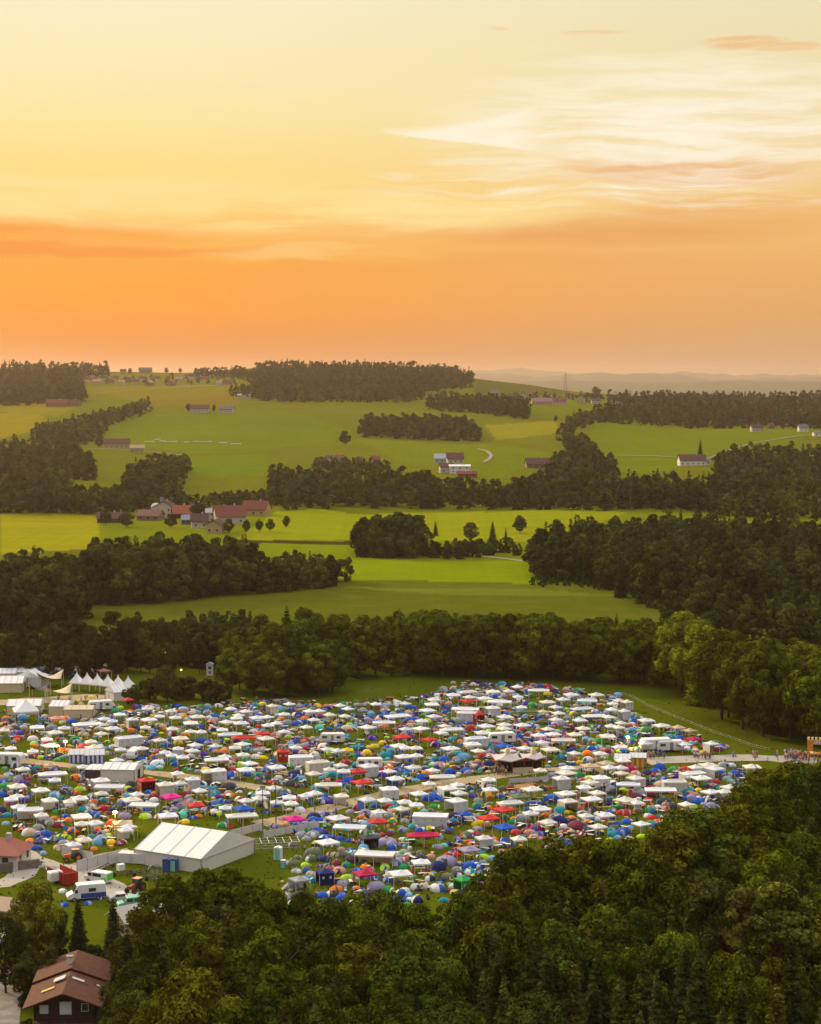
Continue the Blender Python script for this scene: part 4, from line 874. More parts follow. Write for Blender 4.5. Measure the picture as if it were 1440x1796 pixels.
tpx('festival_tent', 48, 1190, 34, 6, 2.3, 3.2, 2, 'long white tent in the far back row, right', roofm=M_WHITE, wallm=M_WHITE)
tpx('stage_canopy', 205, 1226, 28, 6, 2.3, 3.8, 35, 'sloping white stage cover beside the dark bushes', roofm=M_WHITE, wallm=M_WHITE)
def sail(px, py, w, d, z, rz, m, label):
    x, y = at(px, py, 0); o = thing('sail_awning', label, 'awning', (x, y, 0), math.radians(rz))
    V_, n = [], 9
    for i in range(n):
        for j in range(n):
            a, c = i/(n-1)*2-1, j/(n-1)*2-1; V_.append((a*w/2*(1-.10*(1-c*c)), c*d/2*(1-.10*(1-a*a)), z + 1.5*a*c*.6 + .9*(a*a*c*c) - .3))
    I = np.arange(n*n).reshape(n, n); b = MB(); b.add(V_, [tuple(int(q) for q in (I[i,j], I[i+1,j], I[i+1,j+1], I[i,j+1])) for i in range(n-1) for j in range(n-1)])
    cv = b.build('canopy', m, o, smooth=True); sm = cv.modifiers.new('thick', 'SOLIDIFY'); sm.thickness = .03
    for sx in (-1, 1):
        for sy in (-1, 1): MB().tube((sx*w/2, sy*d/2, 0), (sx*w/2, sy*d/2, z+.6+.9*sx*sy), .06, n=5).build('pole', M_POLE, o)
sail(88, 1205, 7, 5, 3.2, 5, M_CREAM, 'big cream sail awning left of the pagoda tents'); sail(103, 1229, 7, 5, 2.9, 8, M_CREAM, 'cream sail awning over benches on the dirt path'); sail(70, 1222, 5, 4, 2.4, 0, DK, 'small dark awning left of the cream sail')
# pointed star canopy
def pagoda(s, hp, he, name, label, x, y, rz, group=None, m=None, legs=True):
    o = thing(name, label, 'tent', (x, y, 0), rz, group); m = m or M_WHITE
    rings = []; n = 6
    for k in range(n + 1):
        t = k / n; w = s / 2 * (1 - t) ** 1.7 + .04; z = he + (hp - he) * t ** .9
        rings.append([(-w,-w,z),(0,-w*1.0,z-.05*(1-t)),(w,-w,z),(w,0,z-.05*(1-t)),(w,w,z),(0,w,z-.05*(1-t)),(-w,w,z),(-w,0,z-.05*(1-t))])
    b = MB(); b.rings([[(p[0], p[1], he-.3) for p in rings[0]]] + rings, cap=False); b.build('canopy', m, o)
    for sx in (-1, 1):
        for sy in (-1, 1): MB().tube((sx*s/2*.97, sy*s/2*.97, 0), (sx*s/2*.97, sy*s/2*.97, he), .06, n=5).build('leg', M_POLE, o)
    return o
G3 = 'row of pointed pagoda tents'
for i, (zx, zy) in enumerate([(540,185),(612,190),(684,196),(757,203),(829,208),(900,214)]):
    x, y = at(zx/4, 1150 + zy/4, 2.3); pagoda(3.3, 5.3, 2.3, 'pagoda_tent', 'white pointed pagoda tent, ' + oc[i] + ' from the left in the row of six', x, y, math.radians(-22), G3)
x, y = at(45, 1246, 3); pagoda(6, 6.2, 3.2, 'star_canopy', 'white canopy with a tall point rising over the festival tents', x, y, .3)
# ornate bar with two swept roofs
x, y = at(912, 1352, 0); o = thing('ornate_bar', 'ornate twin roofed bar with curved pagoda eaves and dark open front', 'bar', (x, y, 0), math.radians(12))
def swept(x0, s, hp, he):
    b = MB(); rings = []
    for k in range(8):
        t = k / 7; w = s/2 * (1-t)**1.5 + .25; z = he + (hp-he) * t - .0
        up = .55 * (1-t)**3
        rings.append([(x0-w,-w,z+up),(x0,-w*.96,z-.1),(x0+w,-w,z+up),(x0+w*.96,0,z-.1),(x0+w,w,z+up),(x0,w*.96,z-.1),(x0-w,w,z+up),(x0-w*.96,0,z-.1)])
    b.rings([[(p[0],p[1],p[2]-.2) for p in rings[0]]] + rings); r = b.build('roof', mat('pale_shingle', (0.55,0.47,0.43), 0.8, 0.3, 1.0), o)
    MB().box(x0-.45, x0+.45, -.45, .45, hp-.1, hp+.7).build('lantern', mat('cream_paint', (0.75,0.6,0.35), 0.6), r)
    MB().tube((x0,0,hp+.7), (x0,0,hp+1.4), .3, .02, 8).build('finial', mat('gold_paint', (0.75,0.5,0.15), 0.4), r)
swept(-2.9, 5.4, 4.4, 2.9); swept(3.0, 4.4, 4.0, 3.0)
MB().box(-5.0, 5.0, 0.0, 2.4, 0, 2.7).build('back_wall', M_WOODB, o); b = MB(); b.box(-2.2, 2.4, -2.2, -1.5, 0, 1.1); b.build('counter', mat('counter_board', (0.55,0.45,0.3), 0.7), o)
for k in (-5.0, -2.3, .5, 2.4, 4.9): MB().box(k-.12, k+.12, -2.0, -1.76, 0, 2.9).build('post', mat('maroon_paint', (0.16,0.04,0.04), 0.6), o)
MB().box(-5.2, 5.2, -2.05, -1.9, 2.5, 2.9).build('fascia', mat('maroon_paint'), o)
x, y = at(928, 1372, 0); o = thing('barrier', 'pale grey barrier standing in front of the ornate bar', 'barrier', (x, y, 0), math.radians(17)); MB().box(-4.6, 4.6, -.05, .05, .1, 1.0).build('panel', mat('grey_paint', (0.5,0.5,0.56), 0.6), o)
for k in (-4.6, 0, 4.6): MB().box(k-.06, k+.06, -.35, .35, 0, .12).build('foot', M_STEEL, o)
# yellow striped stalls and blue striped stalls
def stripes(name, cols, w=.55):
    if name in MATS: return MATS[name]
    m = bpy.data.materials.new(name); m.use_nodes = True; MATS[name] = m; t = NT(m.node_tree); p = t.n['Principled BSDF']
    tc = t.node('ShaderNodeTexCoord'); s = t.node('ShaderNodeSeparateXYZ'); t.l.new(tc.outputs['Object'], s.inputs[0])
    k = t.m('GREATER_THAN', t.m('FRACT', t.m('DIVIDE', t.m('ADD', s.outputs[0], s.outputs[1]), w * 2)), 0.5); t.put(p.inputs['Base Color'], t.mix(k, (*cols[0], 1), (*cols[1], 1))); p.inputs['Roughness'].default_value = .8; return m
YS = stripes('yellow_red_stripes', ((0.80,0.52,0.04),(0.62,0.16,0.03))); BS = stripes('blue_white_stripes', ((0.03,0.08,0.42),(0.75,0.75,0.8)), .5)
tpx('striped_stall', 1092, 1344, 30, 4, 2.1, 2.9, -8, 'white roofed stall with yellow and red striped walls, left of two', roofm=M_WHITE, wallm=YS, group='yellow striped stalls')
tpx('striped_stall', 1119, 1343, 30, 4, 2.2, 3.0, -8, 'white roofed stall with yellow and red striped walls, right of two', roofm=M_WHITE, wallm=YS, group='yellow striped stalls')
tpx('striped_stall', 140, 1335, 38, 4, 1.9, 2.9, 10, 'long white roofed stall with blue walls, left of two', roofm=M_WHITE, wallm=BS, group='blue walled stalls')
tpx('striped_stall', 166, 1336, 36, 4, 1.9, 2.9, 10, 'long white roofed stall with blue walls, right of two', roofm=M_WHITE, wallm=BS, group='blue walled stalls')
# inflatable arch with battlements
x, y = at(1438, 1324, 0); o = thing('inflatable_arch', 'orange and yellow inflatable gateway with battlements at the right edge', 'inflatable', (x, y, 0), math.radians(-14)); o.scale = (.72, .72, .72)
MO = mat('orange_vinyl', (0.62,0.19,0.02), 0.5, 0.1, 1.0, col2=(0.66,0.36,0.05)); MY = mat('yellow_vinyl', (0.9,0.75,0.35), 0.45)
b = MB(); b.box(-4, -2.2, -.7, .7, 0, 3.4); b.box(2.2, 4, -.7, .7, 0, 3.4); b.box(-4, 4, -.7, .7, 3.4, 4.8); b.build('gate_body', MO, o)
for k in range(7): MB().box(-4 + k*1.22, -4 + k*1.22+.7, -.72, .72, 4.8, 5.6).build('battlement', MY, o)
MB().box(-1.9, 1.9, -.76, -.71, 3.6, 4.6).build('banner', mat('banner_cloth', (0.75,0.7,0.72), 0.7, 0.5, 2.5, col2=(0.25,0.2,0.3)), o)
b = MB(); b.tube((-3.2,-1.4,.7), (3.6,-3.2,.6), .65, n=12); b.build('air_tube', MATS['orange_vinyl'], o, smooth=True)

# ================================================================ VEHICLES AND YARD THINGS
def vehicle(name, px, py, rz, prof, W, col, label, wins, cat, wheels=None, wr=.34, shield=None, col2=None, split=None, s=1.0):
    """prof: side outline x,z with +x to the rear; wins: boxes (x0,x1,z0,z1) on each side"""
    x, y = at(px, py, 0); o = thing(name, label, cat, (x, y, 0), math.radians(rz)); o.scale = (s, s, s)
    b = MB(); b.extr(prof, -W/2, W/2); bd = b.build('body', M_PAINT, o, col); bv = bd.modifiers.new('soft', 'BEVEL'); bv.width = .07; bv.segments = 2
    if col2:
        x0, x1, z0, z1 = split
        for sg in (-1, 1): MB().box(x0, x1, sg*(W/2+.005)-.006, sg*(W/2+.005)+.006, z0, z1).build('side_panel', M_PAINT, o, col2)
        MB().box(x1-.0, x1+.02+.0, -W/2+.05, W/2-.05, z0, z1).build('rear_panel', M_PAINT, o, col2)
    for x0, x1, z0, z1 in wins:
        for sg in (-1, 1): MB().box(x0, x1, sg*(W/2+.01)-.012, sg*(W/2+.01)+.012, z0, z1).build('window', M_GLASS, o)
    if shield:
        (xa, za), (xb, zb) = shield; n = Vector((zb-za, 0, -(xb-xa))).normalized() * -.03
        b = MB(); P = [(xa, -W/2+.12, za), (xa, W/2-.12, za), (xb, W/2-.2, zb), (xb, -W/2+.2, zb)]; Q = [(p[0]+n.x, p[1], p[2]+n.z) for p in P]
        b.add(P + Q, [(0,1,2,3),(7,6,5,4),(0,4,5,1),(1,5,6,2),(2,6,7,3),(3,7,4,0)]); b.build('windscreen', M_GLASS, o)
    x_lo = min(p[0] for p in prof)
    for sg in (-1, 1): MB().box(x_lo-.02, x_lo+.05, sg*W*.36-.14, sg*W*.36+.14, .62, .8).build('headlight', M_CURT, o)
    for wx in wheels:
        for sg in (-1, 1):
            w = MB().tube((wx, sg*(W/2-.16), wr), (wx, sg*(W/2+.04), wr), wr, n=14).build('wheel', M_TYRE, o)
            MB().tube((wx, sg*(W/2+.03), wr), (wx, sg*(W/2+.06), wr), wr*.55, n=10).build('rim', M_RIM, w)
    return o
CARP = [(-2.1,.3),(-2.15,.72),(-1.95,.84),(-1.15,.95),(-.55,1.42),(.9,1.45),(1.7,1.0),(2.1,.9),(2.12,.32)]
VANP = [(-2.4,.35),(-2.45,.95),(-2.3,1.08),(-1.6,1.22),(-.95,1.95),(2.25,1.98),(2.4,1.85),(2.42,.35)]
MHP = [(-3.2,.4),(-3.25,.95),(-3.0,1.15),(-2.2,1.5),(-1.6,2.6),(-1.3,2.75),(3.1,2.75),(3.2,2.6),(3.2,.4)]
vehicle('van', 173, 1547, 152, [(-x, z) for x, z in VANP], 1.9, (0.72,0.74,0.70), 'white van with bright green rear parked on the pale lane', [(-1.2,.6,1.2,1.75),(.8,1.6,1.2,1.75)], 'van', [-1.5,1.5], col2=None)
vehicle('motorhome', 151, 1577, 18, MHP, 2.2, (0.74,0.73,0.72), 'white motorhome with blue lower side and awning below the green van', [(-2.0,-1.5,1.4,2.0),(0.3,1.5,1.5,2.1)], 'motorhome', [-2.1,1.9], .36, shield=((-2.2,1.5),(-1.62,2.55)), col2=(0.03,0.06,0.32), split=(-1.0,3.2,.5,1.3))
vehicle('car', 213, 1580, 200, CARP, 1.75, (0.55,0.5,0.48), 'pale car parked behind the mint green van', [(-.45,.35,.98,1.36),(.42,1.1,.98,1.34)], 'car', [-1.3,1.35], shield=((-1.12,.97),(-.6,1.38)))
vehicle('van', 232, 1592, 18, VANP, 1.85, (0.16,0.50,0.36), 'mint green van parked just above the barn roof', [(-1.0,.0,1.25,1.75),(.2,1.5,1.25,1.75)], 'van', [-1.5,1.5], shield=((-1.55,1.26),(-1.0,1.9)))
vehicle('car', 26, 1646, 25, CARP, 1.75, (0.62,0.66,0.64), 'silver-white car parked at the left edge above the chalet', [(-.45,.35,.98,1.36),(.42,1.1,.98,1.34)], 'car', [-1.3,1.35], shield=((-1.12,.97),(-.6,1.38)))
vehicle('car', 20, 1659, 10, CARP, 1.75, (0.48,0.48,0.52), 'grey-blue car in front of the silver-white one', [(-.45,.35,.98,1.36),(.42,1.1,.98,1.34)], 'car', [-1.3,1.35], shield=((-1.12,.97),(-.6,1.38)))
# green rear of the first van
van0 = bpy.data.objects['van']; MB().box(-2.47, -2.43, -.85, .85, .7, 1.8).build('rear_door', M_PAINT, van0, (0.10,0.62,0.06))
for sg in (-1, 1): MB().box(-2.35, -1.3, sg*.962-.006, sg*.962+.006, .5, 1.15).build('side_panel', M_PAINT, van0, (0.10,0.62,0.06))
CVP = [(-2.9,.45),(-3.0,1.3),(-2.6,2.35),(2.5,2.5),(2.9,2.2),(2.9,.45)]
def caravan(px, py, rz, label, s=1.0, col=(0.76,0.74,0.72), group='caravans in the camp'):
    x, y = at(px, py, 0); o = thing('caravan', label, 'caravan', (x, y, 0), math.radians(rz), group); o.scale = (s, s, s)
    bd = MB().extr(CVP, -1.1, 1.1).build('body', M_PAINT, o, col); bv = bd.modifiers.new('soft', 'BEVEL'); bv.width = .15; bv.segments = 3
    for sg in (-1, 1):
        MB().box(-2.3, -1.1, sg*1.11-.012, sg*1.11+.012, 1.3, 1.9).build('window', M_GLASS, o); MB().box(1.2, 2.1, sg*1.11-.012, sg*1.11+.012, 1.3, 1.9).build('window', M_GLASS, o)
        MB().tube((0, sg*.95, .33), (0, sg*1.13, .33), .33, n=12).build('wheel', M_TYRE, o)
    MB().box(-.2, .5, -1.13, -1.11, .5, 2.1).build('door', M_STEEL, o); MB().tube((-2.9,0,.55), (-4.0,0,.5), .06, n=5).build('drawbar', M_STEEL, o)
def caravan_from(z, o4, *a, **k): caravan(o4[0] + z[0]/4, o4[1] + z[1]/4, *a, **k)
caravan(880, 1304, 5, 'white caravan beside the blue canopy in the middle of the camp', 1.1); caravan(583, 1303, -6, 'white caravan between small domes in the left middle of the camp')
caravan(1150, 1317, 3, 'long white caravan at the right, left of two end to end', 1.25); caravan(1175, 1318, 3, 'long white caravan at the right, right of two end to end', 1.1)
caravan(15, 1343, -14, 'white caravan at the left edge of the camp', 1.2); caravan(176, 1246, 12, 'white caravan below the stage cover', 1.1); caravan(648, 1348, -4, 'boxy white caravan beside the red canopy left of the track'); caravan(235, 1330, 80, 'upright white caravan end among domes at left', .9)
# red skip
x, y = at(110, 1546, 0); o = thing('skip_container', 'open red steel skip beside the pale lane', 'skip', (x, y, 0), math.radians(-52)); o.scale = (1.1, 1.1, 1.0); MRd = mat('red_steel', (0.36,0.025,0.012), 0.6, 0.3, 1.0)
b = MB(); b.box(-3,3,-1.15,-1.07,.2,2.2); b.box(-3,3,1.07,1.15,.2,2.2); b.box(2.92,3,-1.07,1.07,.2,2.2); b.box(-3,3,-1.07,1.07,.15,.25)
b.build('tub', MRd, o)
for k in range(7): 
    for sg in (-1,1): MB().box(-2.9+k*.93, -2.8+k*.93, sg*1.19-.04, sg*1.19+.04, .2, 2.15).build('rib', MRd, o)
for sg in (-1, 1): MB().box(3.0, 3.08, sg*.57-.5, sg*.57+.5, .2, 2.2).build('gate', MRd, o)
x, y = at(97, 1549, 0); o = thing('box_trailer', 'small white box trailer left of the red skip', 'trailer', (x, y, 0), .6); q = MB().box(-1.2,1.2,-.9,.9,.4,2.2).build('body', M_PAINT, o, (0.66,0.64,0.62)); bv = q.modifiers.new('soft','BEVEL'); bv.width = .3; bv.segments = 3
for sg in (-1,1): MB().tube((0,sg*.85,.3),(0,sg*1.0,.3),.3,n=10).build('wheel', M_TYRE, o)
def tractor(px, py, rz, s, label, c=(0.55,0.09,0.02)):
    x, y = at(px, py, 0); o = thing('tractor', label, 'tractor', (x, y, 0), math.radians(rz)); o.scale = (s, s, s)
    MB().extr([(-1.9,.8),(-1.9,1.4),(-.3,1.55),(-.3,.8)], -.38, .38).build('bonnet', M_PAINT, o, c); MB().extr([(-.3,.9),(-.1,2.3),(1.1,2.35),(1.3,.9)], -.6, .6).build('cab', M_GLASS, o)
    MB().box(-.25, 1.25, -.68, .68, 2.35, 2.45).build('cab_roof', M_PAINT, o, (0.7,0.35,0.25)); MB().box(-.4, 1.4, -.55, .55, .6, 1.0).build('chassis', M_TYRE, o)
    for sg in (-1, 1):
        for wx, r in ((.95,.82),(-1.45,.5)):
            w = MB().tube((wx, sg*.62, r), (wx, sg*1.0, r), r, n=18).build('wheel', M_TYRE, o); MB().tube((wx, sg*.99, r), (wx, sg*1.03, r), r*.5, n=12).build('rim', M_PAINT, w, c)
tractor(238, 1564, 60, .95, 'dark tractor with orange-red bonnet at the end of the lane', (0.25,0.05,0.02)); tractor(128, 1510, 20, .9, 'red tractor behind the white hoarding')
# hay rake wheel machine and implements
for px, py, lb, n_ in ((272,1542,'round hay rake with big wheel below the marquee',1),(212,1534,'low dark farm implement with a white box on it',2),(243,1533,'rusty harrow lying on the grass between rake and implement',3),(185,1524,'row of dark implements along the white hoarding',4)):
    x, y = at(px, py, 0); o = thing('farm_implement', lb, 'implement', (x, y, 0), .3 * n_); MI = mat('rusty_iron', (0.10,0.075,0.055), 0.8, 0.4, 2.0)
    b = MB()
    for k in range(5): b.tube((-2+k, -.6, .5), (-2+k, .7, .35), .05, n=5)
    b.tube((-2.2,-.5,.5), (2.2,-.5,.55), .09, n=6); b.tube((-2.2,.5,.5), (2.2,.6,.5), .09, n=6); b.tube((0,0,.5), (0,-2,.4), .07, n=5); b.build('frame', MI, o)
    if n_ == 1:
        w = MB()
        for k in range(16):
            a, c = k*math.pi/8, (k+1)*math.pi/8; w.tube((1.3*math.cos(a),0,1.3+1.3*math.sin(a)), (1.3*math.cos(c),0,1.3+1.3*math.sin(c)), .09, n=5); w.tube((0,0,1.3), (1.3*math.cos(a),0,1.3+1.3*math.sin(a)), .025, n=4)
        w.build('rake_wheel', M_STEEL, o)
    if n_ == 2: MB().box(-.6,.6,-.5,.5,.8,1.9).build('hopper', M_POLE, o)
    for sg in (-1, 1): MB().tube((sg*1.6,-.75,.35), (sg*1.6,-.6,.35), .35, n=12).build('wheel', M_TYRE, o)
for px, py, cc, lb in ((293,1528,(0.03,0.06,0.22),'dark blue chemical toilet cabin, left of two by the marquee wall'),(305,1528,(0.03,0.10,0.24),'dark blue cabin with mint door, right of two by the marquee wall'),(488,1507,(0.75,0.75,0.75),'white topped mint water tank right of the marquee'),(497,1522,(0.10,0.42,0.42),'narrow teal cabin on the grass right of the marquee')):
    x, y = at(px, py, 0); o = thing('toilet_cabin', lb, 'cabin', (x, y, 0), -.25); s_ = .62 if px == 497 else 1
    MB().box(-.65*s_,.65*s_,-.6*s_,.6*s_,0,2.2*s_).build('body', M_PLAIN, o, cc); MB().box(-.45*s_,.45*s_,-.64*s_,-.605*s_,.1,2.0*s_).build('door', M_PLAIN, o, (0.2,0.55,0.48) if px > 300 else (0.05,0.08,0.3)); MB().extr([(-.7*s_,2.2*s_),(.7*s_,2.2*s_),(0,2.4*s_)], -.65*s_, .65*s_).build('roof', M_PLAIN, o, (0.06,0.07,0.2) if px < 400 else (0.8,0.8,0.8))
x, y = at(234, 1513, 0); o = thing('container', 'low white container at the left corner of the marquee', 'container', (x, y, 0), -.2); MB().box(-2.6,2.6,-1.1,1.1,.15,1.9).build('body', M_PLAIN, o, (0.66,0.62,0.58)); MB().box(-.5,.4,-1.13,-1.105,.3,1.7).build('door', M_PLAIN, o, (0.5,0.48,0.46))
def hoarding(p, q, h, label):
    (x0, y0), (x1, y1) = at(*p), at(*q); L = math.hypot(x1-x0, y1-y0); o = thing('hoarding', label, 'fence', (x0, y0, 0), math.atan2(y1-y0, x1-x0)); n_ = max(2, round(L/2.6))
    for k in range(n_):
        MB().box(k*L/n_+.03, (k+1)*L/n_-.03, -.03, .03, .08, h).build('panel', M_PLAIN, o, (0.62,0.58,0.56)); MB().box(k*L/n_-.05, k*L/n_+.028, -.05, .05, 0, h+.1).build('post', M_STEEL, o)
hoarding((135,1528), (224,1505), 1.9, 'long white hoarding from the lane to the marquee'); hoarding((108,1501), (163,1512), 1.8, 'short white hoarding behind the red tractor'); hoarding((404,1470), (462,1455), 1.5, 'pale plank fence behind the marquee'); hoarding((462,1471),(560,1452), 1.4, 'low beige screen along the diagonal track')
# stone wall
(x0, y0), (x1, y1) = at(-20, 1532), at(66, 1522); o = thing('stone_wall', 'rough grey stone wall below the small white house', 'wall', (x0, y0, 0), math.atan2(y1-y0, x1-x0)); L = math.hypot(x1-x0, y1-y0); rr = random.Random(5); b = MB()
for zz in range(4):
    xx = 0
    while xx < L: w = rr.uniform(.4, .9); b.box(xx+.02, xx+w, -.3+rr.uniform(-.06,.06), .3, zz*.4+.01, zz*.4+.38+rr.uniform(-.02,.01)); xx += w
b.build('masonry', mat('grey_stone', (0.20,0.17,0.14), 0.9, 0.5, 1.3), o)
# scaffold frames right of the marquee
x, y = at(484, 1492, 0); o = thing('scaffold', 'low metal scaffold frames right of the marquee', 'scaffold', (x, y, 0), math.radians(10)); b = MB()
for i in range(7):
    for j in range(3): b.tube((i*1.4-4.2, j*2-2, 0), (i*1.4-4.2, j*2-2, 2.0), .05, n=4)
for j in range(3): b.tube((-4.4, j*2-2, 1.95), (4.4, j*2-2, 1.95), .05, n=4); b.tube((-4.4, j*2-2, 1.0), (4.4, j*2-2, 1.0), .05, n=4)
for i in range(7): b.tube((i*1.4-4.2, -2.2, 1.98), (i*1.4-4.2, 2.2, 1.98), .05, n=4)
b.build('tube_frame', M_STEEL, o)
# masts and poles
def mast(px, py, h, label, head=True, r=.12):
    g = ground(px, py)[0]; o = thing('mast', label, 'mast', tuple(g)); MB().tube((0,0,0), (0,0,h), r, r*.6, 6).build('pole', mat('dark_pole', (0.10,0.075,0.06), 0.7), o)
    if head: MB().box(-.5,.5,-.15,.15,h-.5,h).build('lamp_head', M_STEEL, o)
    MB().box(-.5,.5,-.5,.5,0,.35).build('base', M_STEEL, o)
mast(106, 1444, 7.5, 'thin dark mast among the tents at left'); mast(461, 1459, 9, 'left of two thin masts behind the marquee'); mast(484, 1452, 9.5, 'right of two thin masts behind the marquee'); mast(158, 1183, 8, 'slim mast behind the far left tents', False)
mast(1106, 896, 26, 'tall slender pole before the conifer wood', False, .25); mast(105, 850, 18, 'slender pole on the left slope', False, .25)
def pylon(px, py, h, label):
    g = ground(px, py)[0]; o = thing('pylon', label, 'pylon', tuple(g)); b = MB()
    for sx, sy in ((-1,-1),(1,-1),(1,1),(-1,1)): b.tube((sx*h*.08, sy*h*.08, 0), (sx*.4, sy*.4, h), .25, n=4)
    for k in range(5):
        z = h*k/5; w = h*.08*(1-k/5)+.4; z2_ = h*(k+1)/5; w2 = h*.08*(1-(k+1)/5)+.4; b.tube((-w,-w,z), (w2,-w2,z2_), .12, n=4); b.tube((w,-w,z), (-w2,-w2,z2_), .12, n=4)
    b.build('lattice', M_STEEL, o)
    for q, w in ((.72, h*.22), (.86, h*.16)): MB().box(-w, w, -.2, .2, h*q, h*q+.4).build('cross_arm', M_STEEL, o)
pylon(938, 676, 22, 'power pylon left of two on the skyline'); pylon(992, 690, 38, 'taller power pylon behind the hamlet')
# lit lamps
M_GLOW = mat('lamp_glow', (1.0, 0.55, 0.18), 0.5, 0.0, emit=5.0)
for px, py, h, lb in ((115,1322,2.6,'glowing orange lamp among the left tents'),(202,1452,2.8,'glowing lamp above the orange tents near the marquee'),(1101,1314,2.6,'glowing orange lamp by the small umbrella tents at right')):
    x, y = at(px, py, 0); o = thing('lamp', lb, 'lamp', (x, y, 0)); MB().tube((0,0,0), (0,0,h), .05, n=6).build('pole', M_STEEL, o)
    b = MB(); b.rings([[(.5*math.cos(a)*r, .5*math.sin(a)*r, h+.3+z) for a in [i*math.pi/5 for i in range(10)]] for r, z in ((.2,-.32),(.8,-.2),(1,0),(.8,.2),(.2,.32))]); b.build('bulb', M_GLOW, o, smooth=True)
    ld = bpy.data.lights.new('lamp_light', 'POINT'); ld.energy = 3500; ld.color = (1, .5, .18); ld.shadow_soft_size = .3; lo = bpy.data.objects.new('lamp_light', ld); COL.objects.link(lo); lo.parent = o; lo.location = (0, -.5, h+.3)
for px, py, lb in ((265,1162,'small yellow street light between trees, left of two'),(290,1168,'small yellow street light between trees, right of two'),(318,1200,'small yellow light under the bushes')):
    x, y = at(px, py, 0); o = thing('street_lamp', lb, 'lamp', (x, y, 0)); MB().tube((0,0,0), (0,0,4.0), .07, n=6).build('pole', M_STEEL, o); MB().box(-.22,.22,-.22,.22,4.0,4.3).build('lamp_head', M_GLOW, o)
# string fence along the meadow
FP = [(1085,1218),(1112,1228),(1135,1241),(1160,1252),(1190,1264),(1222,1277),(1255,1290),(1290,1302),(1320,1313),(1350,1320)]
o = thing('string_fence', 'thin string fence with white tags along the right meadow', 'fence', (0, 0, 0)); pp = [at(*p) for p in FP]; b = MB(); c = MB()
for i, (x, y) in enumerate(pp):
    c.tube((x,y,0), (x,y,1.2), .028, n=5)
    if i: b.tube((pp[i-1][0], pp[i-1][1], 1.05), (x, y, 1.05), .012, n=4); b.tube((pp[i-1][0], pp[i-1][1], .6), (x, y, .6), .012, n=4)
    for k in range(2):
        if i: tx = x + (pp[i-1][0]-x)*(k+.5)/2; ty = y + (pp[i-1][1]-y)*(k+.5)/2; b.box(tx-.08, tx+.08, ty-.01, ty+.01, .88, 1.03)
b.build('string', M_POLE, o); c.build('post', mat('weathered_wood', (0.16,0.13,0.09), 0.8), o)
